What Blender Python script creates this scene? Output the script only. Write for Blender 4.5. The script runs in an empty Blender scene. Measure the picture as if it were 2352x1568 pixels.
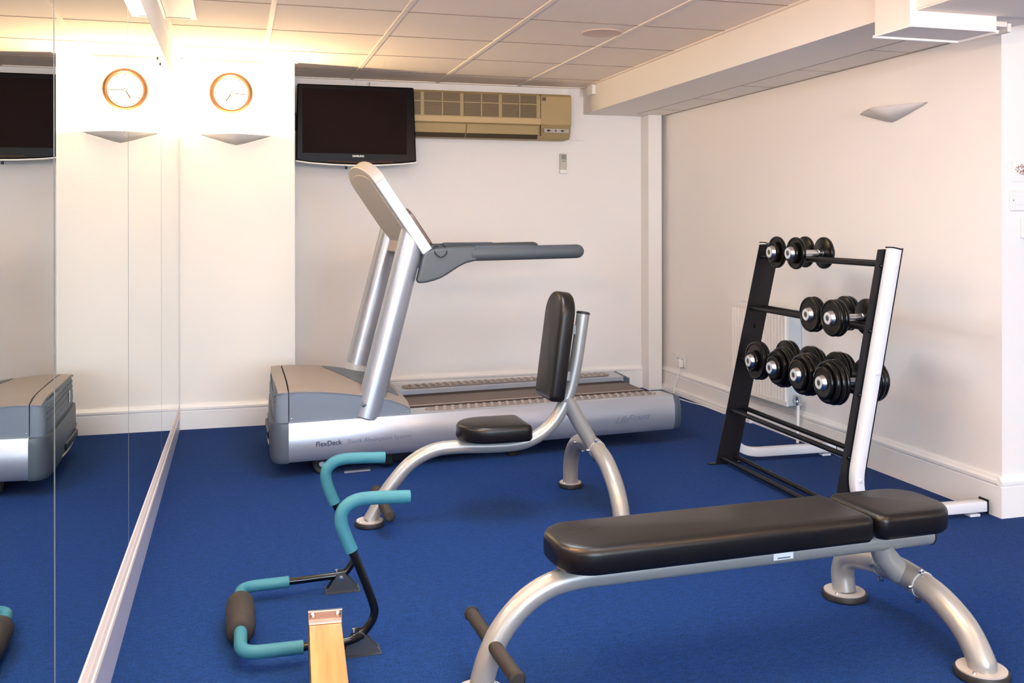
import bpy, bmesh, math, random
from mathutils import Vector, Matrix
random.seed(7)
PI = math.pi
C = bpy.context.scene.collection
# ---------------------------------------------------------------- measured room
CH = 1.2266                       # camera height
XM, XP, YP, YB, XR, YN = -0.328, 0.349, 6.113, 6.712, 3.0754, 3.3145
HC = 2.224
BX, BZ = 2.463, 2.035
YF = -3.4                         # wall behind the camera
XE = 5.2                          # far right wall of the wide part

# ---------------------------------------------------------------- materials
def mat(name, col, rough=0.5, metal=0.0, spec=0.5, coat=0.0, bump=None, mottle=None, coatr=0.1):
    m = bpy.data.materials.new(name); m.use_nodes = True
    nt = m.node_tree; b = nt.nodes['Principled BSDF']
    b.inputs['Base Color'].default_value = (*col, 1)
    b.inputs['Roughness'].default_value = rough
    b.inputs['Metallic'].default_value = metal
    b.inputs['Specular IOR Level'].default_value = spec
    b.inputs['Coat Weight'].default_value = coat
    b.inputs['Coat Roughness'].default_value = coatr
    tc = nt.nodes.new('ShaderNodeTexCoord')
    if mottle:
        sc, amt = mottle
        n = nt.nodes.new('ShaderNodeTexNoise'); n.inputs['Scale'].default_value = sc; n.inputs['Detail'].default_value = 5
        nt.links.new(tc.outputs['Object'], n.inputs['Vector'])
        mx = nt.nodes.new('ShaderNodeMix'); mx.data_type = 'RGBA'
        mx.inputs[6].default_value = (*[c*(1-amt) for c in col], 1)
        mx.inputs[7].default_value = (*[min(1, c*(1+amt)) for c in col], 1)
        nt.links.new(n.outputs['Fac'], mx.inputs[0]); nt.links.new(mx.outputs[2], b.inputs['Base Color'])
    if bump:
        sc, st = bump
        n = nt.nodes.new('ShaderNodeTexNoise'); n.inputs['Scale'].default_value = sc; n.inputs['Detail'].default_value = 4
        nt.links.new(tc.outputs['Object'], n.inputs['Vector'])
        bp_ = nt.nodes.new('ShaderNodeBump'); bp_.inputs['Strength'].default_value = st; bp_.inputs['Distance'].default_value = 0.002
        nt.links.new(n.outputs['Fac'], bp_.inputs['Height']); nt.links.new(bp_.outputs['Normal'], b.inputs['Normal'])
    return m

M = {}
M['wall'] = mat('wall_paint', (0.82, 0.795, 0.775), 0.75, spec=0.25, bump=(60, 0.15), mottle=(2.5, 0.015))
M['pillar'] = mat('pillar_paint', (0.82, 0.79, 0.74), 0.7, spec=0.25, bump=(60, 0.15))
M['gloss_white'] = mat('white_gloss_paint', (0.82, 0.81, 0.80), 0.35, spec=0.4, mottle=(6, 0.02))
M['beam'] = mat('beam_paint', (0.80, 0.76, 0.71), 0.75, spec=0.2)
M['tile'] = mat('ceiling_tile', (0.87, 0.765, 0.665), 0.9, spec=0.1, bump=(90, 0.4), mottle=(1.3, 0.02))
M['tee'] = mat('ceiling_tee', (0.84, 0.74, 0.64), 0.6, spec=0.4)
M['silver'] = mat('silver_powder_coat', (0.31, 0.315, 0.305), 0.34, metal=0.35, spec=0.5, coat=0.25, coatr=0.25, mottle=(30, 0.03))
M['alu'] = mat('silver_rail_finish', (0.43, 0.46, 0.52), 0.36, metal=0.65, spec=0.5, coat=0.1)
M['foot_plate'] = mat('silver_foot_flange', (0.50, 0.47, 0.44), 0.4, metal=0.3)
M['vinyl'] = mat('black_vinyl', (0.004, 0.0035, 0.0035), 0.34, spec=0.36, bump=(220, 0.06))
M['rubber'] = mat('black_rubber', (0.012, 0.012, 0.013), 0.5, spec=0.4)
M['plate'] = mat('rubber_weight_plate', (0.004, 0.004, 0.004), 0.24, spec=0.32)
M['grip'] = mat('dark_grey_foam_grip', (0.022, 0.021, 0.021), 0.65, spec=0.25, bump=(120, 0.3))
M['chrome'] = mat('chrome', (0.70, 0.69, 0.68), 0.24, metal=1.0)
M['satin'] = mat('satin_chrome', (0.70, 0.69, 0.68), 0.32, metal=0.9, mottle=(60, 0.1))
M['darkhex'] = mat('dark_recess', (0.10, 0.09, 0.085), 0.4, metal=0.6)
M['black'] = mat('black_powder_coat', (0.0035, 0.004, 0.006), 0.38, spec=0.28)
M['blackg'] = mat('black_gloss_tube', (0.003, 0.003, 0.003), 0.15, spec=0.45)
M['white'] = mat('white_powder_coat', (0.68, 0.70, 0.74), 0.35, spec=0.45)
M['teal'] = mat('teal_foam', (0.026, 0.150, 0.220), 0.6, spec=0.25, bump=(150, 0.25), mottle=(25, 0.05))
M['slate'] = mat('slate_plastic', (0.020, 0.028, 0.042), 0.45, spec=0.4)
M['hoodtop'] = mat('hood_plastic_warm_lit', (0.24, 0.205, 0.18), 0.42, spec=0.4, bump=(200, 0.1))  # grey hood plastic with warm light put into its colour
M['hoodside'] = mat('hood_plastic_cool_lit', (0.13, 0.17, 0.225), 0.45, spec=0.4, bump=(200, 0.1))  # same hood plastic, cool daylight put into its colour
M['bluegrey'] = mat('dark_blue_grey_plastic', (0.055, 0.078, 0.105), 0.42, spec=0.45)
M['grey_arm'] = mat('handrail_grey_plastic', (0.070, 0.085, 0.102), 0.45, spec=0.4, bump=(200, 0.1))
M['console'] = mat('console_light_silver', (0.50, 0.53, 0.54), 0.38, metal=0.15)
M['console_back'] = mat('console_back_grey', (0.40, 0.36, 0.33), 0.5)
M['brown'] = mat('dark_brown_plastic', (0.10, 0.065, 0.05), 0.35)
M['strip'] = mat('ribbed_strip_dark', (0.20, 0.17, 0.16), 0.6)
M['rib'] = mat('ribbed_strip_light', (0.31, 0.28, 0.27), 0.5)
M['tvblack'] = mat('tv_gloss_black', (0.004, 0.002, 0.002), 0.25, spec=0.06)
M['screen'] = mat('tv_screen', (0.010, 0.005, 0.005), 0.5, spec=0.03)
M['ac'] = mat('shaded_cream_plastic', (0.36, 0.27, 0.125), 0.5, mottle=(3, 0.03))  # cream casing darkened, shade put into its colour
M['acdark'] = mat('louvre_brown', (0.11, 0.078, 0.035), 0.6)
M['acslot'] = mat('outlet_dark', (0.05, 0.035, 0.015), 0.7)
M['acgrey'] = mat('ac_display_grey', (0.36, 0.33, 0.30), 0.5)
M['white_pl'] = mat('white_plastic', (0.80, 0.79, 0.77), 0.35)
M['cream_pl'] = mat('cream_plastic', (0.50, 0.48, 0.42), 0.4)
M['lcd'] = mat('lcd_grey', (0.22, 0.24, 0.20), 0.3)
M['clockrim'] = mat('wooden_clock_rim', (0.11, 0.045, 0.015), 0.4, mottle=(30, 0.15))
M['face'] = mat('clock_face', (0.85, 0.84, 0.80), 0.6)
M['hand'] = mat('clock_hand_dark', (0.05, 0.04, 0.04), 0.4)
M['rad'] = mat('radiator_enamel', (0.78, 0.74, 0.70), 0.4)
M['radside'] = mat('radiator_side_shaded', (0.50, 0.55, 0.58), 0.5)  # radiator ends, with their shade put into the enamel colour
M['shade'] = mat('plaster_lamp_shade', (0.58, 0.56, 0.55), 0.6)
M['glass_edge'] = mat('mirror_edge_glass', (0.14, 0.17, 0.175), 0.3, spec=0.6)
M['ink'] = mat('dark_blue_ink', (0.02, 0.03, 0.07), 0.5)
M['ink2'] = mat('grey_blue_ink', (0.14, 0.17, 0.24), 0.5)
M['label'] = mat('white_sticker', (0.80, 0.80, 0.80), 0.4)
M['trimwood'] = mat('painted_mirror_ledge', (0.78, 0.70, 0.66), 0.5, mottle=(12, 0.06))
M['skirtgrey'] = mat('lilac_grey_skirting', (0.36, 0.37, 0.48), 0.35, spec=0.5, mottle=(5, 0.08))
M['copper'] = mat('copper_print', (0.26, 0.13, 0.08), 0.5)
M['speaker'] = mat('tan_speaker_grille', (0.62, 0.47, 0.38), 0.6)

def carpet():
    m = bpy.data.materials.new('blue_carpet'); m.use_nodes = True
    nt = m.node_tree; b = nt.nodes['Principled BSDF']; tc = nt.nodes.new('ShaderNodeTexCoord')
    n1 = nt.nodes.new('ShaderNodeTexNoise'); n1.inputs['Scale'].default_value = 160; n1.inputs['Detail'].default_value = 6
    n2 = nt.nodes.new('ShaderNodeTexNoise'); n2.inputs['Scale'].default_value = 34; n2.inputs['Detail'].default_value = 8; n2.inputs['Roughness'].default_value = 0.8
    mp = nt.nodes.new('ShaderNodeMapping'); mp.inputs['Scale'].default_value = (1, 1.9, 1)
    nt.links.new(tc.outputs['Object'], mp.inputs[0]); nt.links.new(mp.outputs[0], n2.inputs['Vector'])
    nt.links.new(tc.outputs['Object'], n1.inputs['Vector'])
    ad = nt.nodes.new('ShaderNodeMath'); ad.operation = 'ADD'
    nt.links.new(n1.outputs['Fac'], ad.inputs[0]); nt.links.new(n2.outputs['Fac'], ad.inputs[1])
    rp = nt.nodes.new('ShaderNodeValToRGB')
    rp.color_ramp.elements[0].position = 0.38; rp.color_ramp.elements[0].color = (0.0008, 0.0125, 0.062, 1)
    rp.color_ramp.elements[1].position = 0.62; rp.color_ramp.elements[1].color = (0.0040, 0.0385, 0.190, 1)
    hv = nt.nodes.new('ShaderNodeMath'); hv.operation = 'MULTIPLY'; hv.inputs[1].default_value = 0.5
    nt.links.new(ad.outputs[0], hv.inputs[0]); nt.links.new(hv.outputs[0], rp.inputs[0])
    nt.links.new(rp.outputs[0], b.inputs['Base Color'])
    bu = nt.nodes.new('ShaderNodeBump'); bu.inputs['Strength'].default_value = 0.6; bu.inputs['Distance'].default_value = 0.004
    nt.links.new(hv.outputs[0], bu.inputs['Height']); nt.links.new(bu.outputs[0], b.inputs['Normal'])
    b.inputs['Roughness'].default_value = 0.95; b.inputs['Specular IOR Level'].default_value = 0.1
    b.inputs['Sheen Weight'].default_value = 0.04; b.inputs['Sheen Tint'].default_value = (0.4, 0.5, 0.8, 1)
    return m
M['carpet'] = carpet()

def mirror_mat():
    m = bpy.data.materials.new('mirror_glass'); m.use_nodes = True
    b = m.node_tree.nodes['Principled BSDF']
    b.inputs['Base Color'].default_value = (0.80, 0.835, 0.82, 1); b.inputs['Metallic'].default_value = 1
    b.inputs['Roughness'].default_value = 0.0
    return m
M['mirror'] = mirror_mat()

def wood():
    m = bpy.data.materials.new('varnished_beam_wood'); m.use_nodes = True
    nt = m.node_tree; b = nt.nodes['Principled BSDF']; tc = nt.nodes.new('ShaderNodeTexCoord')
    mp = nt.nodes.new('ShaderNodeMapping'); mp.inputs['Scale'].default_value = (34, 1.6, 10)
    n = nt.nodes.new('ShaderNodeTexNoise'); n.inputs['Scale'].default_value = 1.6; n.inputs['Detail'].default_value = 6
    nt.links.new(tc.outputs['Object'], mp.inputs[0]); nt.links.new(mp.outputs[0], n.inputs['Vector'])
    rp = nt.nodes.new('ShaderNodeValToRGB')
    rp.color_ramp.elements[0].position = 0.3; rp.color_ramp.elements[0].color = (0.42, 0.165, 0.055, 1)
    rp.color_ramp.elements[1].position = 0.7; rp.color_ramp.elements[1].color = (0.60, 0.295, 0.115, 1)
    nt.links.new(n.outputs['Fac'], rp.inputs[0]); nt.links.new(rp.outputs[0], b.inputs['Base Color'])
    b.inputs['Roughness'].default_value = 0.35
    return m
M['wood'] = wood()

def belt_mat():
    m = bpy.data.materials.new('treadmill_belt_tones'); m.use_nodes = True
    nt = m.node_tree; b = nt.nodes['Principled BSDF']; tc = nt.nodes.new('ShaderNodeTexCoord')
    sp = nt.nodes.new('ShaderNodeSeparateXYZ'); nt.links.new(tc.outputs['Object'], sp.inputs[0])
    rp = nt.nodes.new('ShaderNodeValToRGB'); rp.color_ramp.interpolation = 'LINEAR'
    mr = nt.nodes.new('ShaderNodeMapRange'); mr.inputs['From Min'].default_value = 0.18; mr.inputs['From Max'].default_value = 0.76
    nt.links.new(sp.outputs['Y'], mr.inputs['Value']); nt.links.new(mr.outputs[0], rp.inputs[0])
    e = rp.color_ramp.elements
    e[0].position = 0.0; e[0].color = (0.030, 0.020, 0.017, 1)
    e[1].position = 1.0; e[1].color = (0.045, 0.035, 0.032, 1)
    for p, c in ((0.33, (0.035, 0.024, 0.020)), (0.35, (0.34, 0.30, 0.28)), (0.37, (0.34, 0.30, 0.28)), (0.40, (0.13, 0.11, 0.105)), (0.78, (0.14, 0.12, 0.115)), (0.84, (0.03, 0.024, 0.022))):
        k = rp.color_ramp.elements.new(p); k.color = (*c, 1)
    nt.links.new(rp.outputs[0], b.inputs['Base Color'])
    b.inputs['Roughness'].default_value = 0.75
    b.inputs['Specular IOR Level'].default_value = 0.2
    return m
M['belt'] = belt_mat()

# ---------------------------------------------------------------- mesh helpers
def newbm(): return bmesh.new()

def box(bm, x0, x1, y0, y1, z0, z1, mtx=None):
    vs = [Vector((x, y, z)) for z in (z0, z1) for y in (y0, y1) for x in (x0, x1)]
    if mtx: vs = [mtx @ v for v in vs]
    v = [bm.verts.new(p) for p in vs]
    for f in ((0, 2, 3, 1), (4, 5, 7, 6), (0, 1, 5, 4), (2, 6, 7, 3), (0, 4, 6, 2), (1, 3, 7, 5)):
        bm.faces.new([v[i] for i in f])

def catmull(pts, n=6):
    P = [Vector(p) for p in pts]
    P = [P[0]*2-P[1]] + P + [P[-1]*2-P[-2]]
    out = []
    for i in range(1, len(P)-2):
        p0, p1, p2, p3 = P[i-1:i+3]
        for k in range(n):
            t = k/n
            out.append(0.5*((2*p1)+(-p0+p2)*t+(2*p0-5*p1+4*p2-p3)*t*t+(-p0+3*p1-3*p2+p3)*t**3))
    out.append(P[-2]); return out

def fillet(pts, r, n=6):
    """polyline with rounded corners of radius about r"""
    P = [Vector(p) for p in pts]; out = [P[0]]
    for i in range(1, len(P)-1):
        a, b, c = P[i-1], P[i], P[i+1]
        ra = min(r, (a-b).length*0.49, (c-b).length*0.49)
        s, e = b+(a-b).normalized()*ra, b+(c-b).normalized()*ra
        for k in range(n+1):
            t = k/n; out.append(s*(1-t)**2+b*2*t*(1-t)+e*t*t)
    out.append(P[-1]); return out

def tube(bm, pts, r, seg=20, caps=True, rect=None, up=None):
    """sweep a circle (or a rounded rectangle rect=(w,h)) along pts"""
    P = [Vector(p) for p in pts]; n = len(P)
    R = r if isinstance(r, (list, tuple)) else [r]*n
    T = [(P[min(i+1, n-1)]-P[max(i-1, 0)]).normalized() for i in range(n)]
    ref = Vector(up) if up else (Vector((0, 0, 1)) if abs(T[0].z) < 0.9 else Vector((0, 1, 0)))
    N = (ref-T[0]*ref.dot(T[0])).normalized(); rings = []
    for i in range(n):
        if i: N = (N-T[i]*N.dot(T[i])).normalized()
        B = T[i].cross(N); ring = []
        if rect:
            w, h = rect[0]/2, rect[1]/2; c = min(w, h)*0.28; prof = []
            for sx, sy, a0 in ((1, 1, 0), (-1, 1, 90), (-1, -1, 180), (1, -1, 270)):
                for k in range(3):
                    a = math.radians(a0+45*k); prof.append((sx*(w-c)+c*math.cos(a), sy*(h-c)+c*math.sin(a)))
            for a, b in prof: ring.append(bm.verts.new(P[i]+B*a+N*b))
        else:
            for k in range(seg):
                a = 2*PI*k/seg; ring.append(bm.verts.new(P[i]+(N*math.cos(a)+B*math.sin(a))*R[i]))
        rings.append(ring)
    s = len(rings[0])
    for i in range(n-1):
        for k in range(s):
            bm.faces.new((rings[i][k], rings[i][(k+1) % s], rings[i+1][(k+1) % s], rings[i+1][k]))
    if caps:
        bm.faces.new(rings[0]); bm.faces.new(rings[-1])

def lathe(bm, prof, o=(0, 0, 0), ax=(0, 0, 1), seg=32):
    """prof: (radius, distance along ax)"""
    o = Vector(o); ax = Vector(ax).normalized()
    ref = Vector((0, 0, 1)) if abs(ax.z) < 0.9 else Vector((1, 0, 0))
    N = (ref-ax*ref.dot(ax)).normalized(); B = ax.cross(N); prev = None
    for r, t in prof:
        if r < 1e-6: ring = [bm.verts.new(o+ax*t)]
        else: ring = [bm.verts.new(o+ax*t+(N*math.cos(2*PI*k/seg)+B*math.sin(2*PI*k/seg))*r) for k in range(seg)]
        if prev:
            for k in range(seg):
                k2 = (k+1) % seg
                if len(prev) == 1 and len(ring) > 1: bm.faces.new((prev[0], ring[k], ring[k2]))
                elif len(ring) == 1 and len(prev) > 1: bm.faces.new((prev[k], prev[k2], ring[0]))
                elif len(ring) > 1: bm.faces.new((prev[k], prev[k2], ring[k2], ring[k]))
        prev = ring

def prism(bm, outline, a0, a1, f):
    """outline of 2-D points, f(p, q, a) -> 3-D"""
    A = [bm.verts.new(f(p, q, a0)) for p, q in outline]; B = [bm.verts.new(f(p, q, a1)) for p, q in outline]
    n = len(A)
    for i in range(n): bm.faces.new((A[i], A[(i+1) % n], B[(i+1) % n], B[i]))
    bm.faces.new(A); bm.faces.new(B)

def rounded(x0, x1, y0, y1, rs, n=8):
    """rs = radii at (x0,y0),(x1,y0),(x1,y1),(x0,y1)"""
    out = []
    for (cx, cy, a0), r in zip(((x0, y0, 180), (x1, y0, 270), (x1, y1, 0), (x0, y1, 90)), rs):
        sx = cx+r if cx == x0 else cx-r; sy = cy+r if cy == y0 else cy-r
        for k in range(n+1):
            a = math.radians(a0+90*k/n); out.append((sx+r*math.cos(a), sy+r*math.sin(a)))
    return out

def offset(o, d):
    n = len(o); out = []
    for i in range(n):
        a = Vector(o[i-1]); b = Vector(o[i]); c = Vector(o[(i+1) % n])
        t1 = b-a; t2 = c-b
        if t1.length < 1e-9: t1 = t2
        if t2.length < 1e-9: t2 = t1
        t = (t1.normalized()+t2.normalized()).normalized(); nn = Vector((t.y, -t.x))
        k = 1/max(0.6, abs(nn.dot(Vector((t1.normalized().y, -t1.normalized().x)))))
        out.append((b.x-nn.x*d*k, b.y-nn.y*d*k))
    return out

def pad(bm, outline, th, er, f, crown=0.004):
    """upholstered pad: f(p, q, h); h from 0 (board) to th (top), er edge radius"""
    lay = [(er*0.35, 0)]
    lay.append((0.0, er*0.5))
    lay.append((0.0, th-er))
    for k in range(1, 6):
        a = PI/2*k/5; lay.append((er*(1-math.cos(a)), th-er+er*math.sin(a)))
    lay.append((er*1.35, th+crown*0.5)); rings = []
    for d, h in lay: rings.append([bm.verts.new(f(p, q, h)) for p, q in offset(outline, d)])
    n = len(outline)
    for a, b in zip(rings, rings[1:]):
        for i in range(n): bm.faces.new((a[i], a[(i+1) % n], b[(i+1) % n], b[i]))
    cx = sum(p for p, q in outline)/n; cy = sum(q for p, q in outline)/n
    bm.faces.new(rings[0]); bm.faces.new(rings[-1])

def obj(name, bm, m, parent=None, bevel=0, smooth=35, seg=2):
    bmesh.ops.remove_doubles(bm, verts=bm.verts, dist=1e-6)
    bmesh.ops.recalc_face_normals(bm, faces=bm.faces)
    me = bpy.data.meshes.new(name); bm.to_mesh(me); bm.free()
    me.materials.append(m)
    for p in me.polygons: p.use_smooth = smooth > 0
    if smooth > 0: me.set_sharp_from_angle(angle=math.radians(smooth))
    o = bpy.data.objects.new(name, me); C.objects.link(o)
    if parent: o.parent = parent
    if bevel:
        md = o.modifiers.new('bevel', 'BEVEL'); md.width = bevel; md.segments = seg; md.limit_method = 'ANGLE'; md.angle_limit = math.radians(40)
        md.harden_normals = True
    return o

def tag(o, label=None, cat=None, group=None, kind=None):
    if label: o['label'] = label
    if cat: o['category'] = cat
    if group: o['group'] = group
    if kind: o['kind'] = kind
    return o

def thing(name, label, cat, loc=(0, 0, 0), rz=0, group=None):
    o = bpy.data.objects.new(name, None); C.objects.link(o); o.location = loc; o.rotation_euler = (0, 0, rz)
    o.empty_display_size = 0.1
    return tag(o, label, cat, group)

def struct(name, bm, m, parent=None, bevel=0, smooth=0):
    o = obj(name, bm, m, parent, bevel, smooth)
    if not parent: o['kind'] = 'structure'
    return o

def text_obj(name, s, size, m, mtx, parent, shear=0, extrude=0.0004, sx=1.0, off=0.0):
    cu = bpy.data.curves.new(name, 'FONT'); cu.body = s; cu.size = size; cu.extrude = extrude; cu.shear = shear; cu.offset = off
    t = bpy.data.objects.new(name+'_tmp', cu); C.objects.link(t)
    dg = bpy.context.evaluated_depsgraph_get()
    me = bpy.data.meshes.new_from_object(t.evaluated_get(dg)); bpy.data.objects.remove(t)
    me.name = name
    me.transform(Matrix.Diagonal((sx, 1, 1, 1))); me.transform(mtx)
    me.materials.clear(); me.materials.append(m)
    o = bpy.data.objects.new(name, me); C.objects.link(o); o.parent = parent
    return o

def frame(o, x, y, z):
    """matrix with given axes"""
    x, y, z = Vector(x), Vector(y), Vector(z)
    m = Matrix.Identity(4)
    for i, v in enumerate((x, y, z, Vector(o))):
        for k in range(3): m[k][i] = v[k]
    return m

# ================================================================ ROOM SHELL
bm = newbm(); box(bm, XM-0.3, XE+0.2, YF-0.2, YB+0.3, -0.12, 0.0); struct('floor', bm, M['carpet'])
bm = newbm(); box(bm, XM-0.3, XE+0.2, YF-0.2, YB+0.3, HC+0.006, HC+0.15); ceiling = struct('ceiling', bm, M['tile'])
bm = newbm()
x = 0.1657
while x < 5.2:
    box(bm, x-0.012, x+0.012, YF, YB, HC, HC+0.0065); x += 0.6
y = 5.117-0.6*14
while y < YB:
    y += 0.6
box(bm, XM, XM+0.022, YF, YB, HC-0.001, HC+0.0065)
box(bm, XM, XP+0.02, YP-0.022, YP, HC-0.001, HC+0.0065)
box(bm, XP, BX, YB-0.022, YB, HC-0.001, HC+0.0065)
box(bm, BX-0.022, BX, YF, YB, HC-0.001, HC+0.0065)
struct('ceiling_grid', bm, M['tee'], ceiling)
bm = newbm(); y = 5.117-0.6*4
while y < YB:
    x = 0.1657-0.6
    while x < BX:
        box(bm, max(XM+0.022, x+0.012), min(BX-0.022, x+0.588), y-0.0055, y+0.0055, HC+0.0045, HC+0.0064); x += 0.6
    y += 0.6
struct('tile_joints', bm, mat('tile_joint_brown', (0.33, 0.25, 0.20), 0.9), ceiling)
bm = newbm(); box(bm, XM-0.25, XM-0.012, YF, YB+0.2, 0, HC+0.05); struct('wall_left', bm, M['wall'])
bm = newbm(); box(bm, XM-0.2, XE, YB, YB+0.2, 0, HC+0.05); struct('wall_back', bm, M['wall'])
bm = newbm(); box(bm, XM-0.011, XP, YP, YB-0.001, 0.0, HC+0.004); struct('wall_pillar', bm, M['pillar'])
bm = newbm(); box(bm, XR, XE, YN, YB-0.001, 0.0, HC+0.004); struct('wall_right', bm, M['wall'])
bm = newbm(); box(bm, XE, XE+0.2, YF, YB, 0, HC+0.05); struct('wall_far_right', bm, M['wall'])
# wall behind the camera with a wide window
WX0, WX1, WZ0, WZ1 = -0.1, 2.7, 0.6, 2.1
bm = newbm()
box(bm, XM-0.2, WX0, YF-0.2, YF, 0, HC+0.05); box(bm, WX1, XE+0.2, YF-0.2, YF, 0, HC+0.05)
box(bm, WX0, WX1, YF-0.2, YF, 0, WZ0); box(bm, WX0, WX1, YF-0.2, YF, WZ1, HC+0.05)
struct('wall_front', bm, M['wall'])
bm = newbm()
for a, b, c, d in ((WX0, WX1, WZ0, WZ0+0.05), (WX0, WX1, WZ1-0.05, WZ1), (WX0, WX0+0.05, WZ0, WZ1), (WX1-0.05, WX1, WZ0, WZ1), (0.8, 0.85, WZ0, WZ1), (1.75, 1.8, WZ0, WZ1)):
    box(bm, a, b, YF-0.14, YF-0.08, c, d)
struct('window_1', bm, M['gloss_white'])
# bulkheads along the right wall
bm = newbm(); box(bm, BX, XR-0.001, YN, YB-0.001, BZ, HC+0.004); box(bm, BX, XR-0.001, 2.9, YN, BZ, HC+0.004)
beam = struct('ceiling_beam', bm, M['beam'])
bm = newbm()
box(bm, 2.835, 2.842, 3.3, YB-0.15, BZ-0.0015, BZ+0.001)
y = 3.866
while y < 6.6:
    box(bm, 2.84, XR-0.002, y-0.003, y+0.003, BZ-0.0015, BZ+0.001); y += 0.6
box(bm, XR-0.012, XR-0.002, 3.32, YB-0.15, BZ-0.004, BZ+0.001)
struct('beam_joint', bm, mat('joint_shadow_grey', (0.35, 0.31, 0.27), 0.9), beam)
bm = newbm(); box(bm, BX+0.004, XE, YF, 3.078, 2.029, HC+0.003); struct('ceiling_bulkhead', bm, M['beam'])
# boxed duct hanging below the beam, with its bead
t = thing('boxed_duct', 'white boxed-in duct with edge bead hanging under the ceiling beam, top right', 'duct', (2.44, 3.08, 1.97)); t['kind'] = 'structure'
bm = newbm(); box(bm, 0, 0.395, 0, 0.208, 0, 0.26); obj('casing', bm, M['beam'], t, smooth=0)
bm = newbm()
box(bm, -0.006, 0.401, 0.200, 0.214, -0.008, 0.004); box(bm, 0.388, 0.401, -0.004, 0.2, -0.008, 0.004); box(bm, -0.006, 0.002, -0.004, 0.2, -0.004, 0.003)
box(bm, -0.004, 0.401, -0.006, 0.002, -0.003, 0.004)
obj('edge_bead', bm, M['gloss_white'], t, smooth=0)
bm = newbm(); box(bm, 0.40, 0.54, 0.1, 0.2, 0.045, 0.22); box(bm, 0.56, 0.58, 0.12, 0.2, 0.03, 0.22); obj('end_batten', bm, M['beam'], t, bevel=0.003)
# pipe boxing in the back right corner
bm = newbm(); box(bm, 2.928, 3.034, 6.575, YB-0.001, 0.0, BZ-0.001); struct('trim_1', bm, M['wall'])

# skirting boards
def skirt_prof(h=0.163, d=0.020):
    return [(0, 0), (d, 0), (d, h-0.042), (d*0.75, h-0.039), (d*0.75, h-0.034), (d*1.15, h-0.030), (d*1.15, h-0.018), (d*0.7, h-0.010), (d*0.45, h), (0, h)]
def skirt(name, a, b, nrm, h=0.163, m=None):
    a = Vector((a[0], a[1], 0)); b = Vector((b[0], b[1], 0)); n = Vector((nrm[0], nrm[1], 0)); bm = newbm()
    prism(bm, skirt_prof(h), 0, 1, lambda p, q, t: a.lerp(b, t)+n*p+Vector((0, 0, q)))
    return struct(name, bm, m or M['gloss_white'])
skirt('baseboard_back', (XP, YB), (2.928, YB), (0, -1), 0.165)
skirt('baseboard_pillar', (XM+0.001, YP), (XP+0.0, YP), (0, -1), 0.148)
skirt('baseboard_pillar_side', (XP, YP-0.02), (XP, YB-0.03), (1, 0), 0.148)
skirt('baseboard_right', (XR, YN), (XR, 6.66), (-1, 0), 0.168)
skirt('baseboard_corner', (XR-0.021, YN), (XE, YN), (0, -1), 0.168)
# cable trunking on the floor edge of the right skirting
bm = newbm(); box(bm, XR-0.045, XR-0.021, 5.3, 6.62, 0.0, 0.028); box(bm, XR-0.034, XR-0.021, 5.3, 6.66, 0.028, 0.042)
struct('trim_2', bm, M['gloss_white'], bevel=0.003)
# mirror wall: skirting, ledge, band above
bm = newbm()
LT = lambda t: (0.139+(6.11-t)*0.0262)/0.158      # the ledge climbs a little towards the camera
prism(bm, [(0, 0), (0.012, 0), (0.010, 0.092), (0, 0.092)], 0.1, YP-0.021, lambda p, q, t: Vector((XM-0.012+p*1.0+0.003, t, q*LT(t))))
struct('baseboard_left', bm, M['skirtgrey'])
bm = newbm()
prism(bm, [(-0.002, 0.0915), (0.011, 0.0915), (0.014, 0.094), (0.014, 0.106), (0.009, 0.109), (0.009, 0.113), (0.014, 0.116), (0.013, 0.131), (0.009, 0.152), (0.004, 0.158), (-0.002, 0.158)], 0.1, YP-0.021, lambda p, q, t: Vector((XM-0.009+p, t, q*LT(t))))
struct('trim_3', bm, M['trimwood'])
bm = newbm(); box(bm, XM-0.012, XM-0.0015, YF, YP-0.001, 2.032, HC-0.002); struct('trim_4', bm, M['beam'])
bm = newbm(); box(bm, XM-0.0015, XM+0.010, YF, YP-0.03, 2.172, HC-0.002); struct('trim_5', bm, M['gloss_white'])

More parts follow.
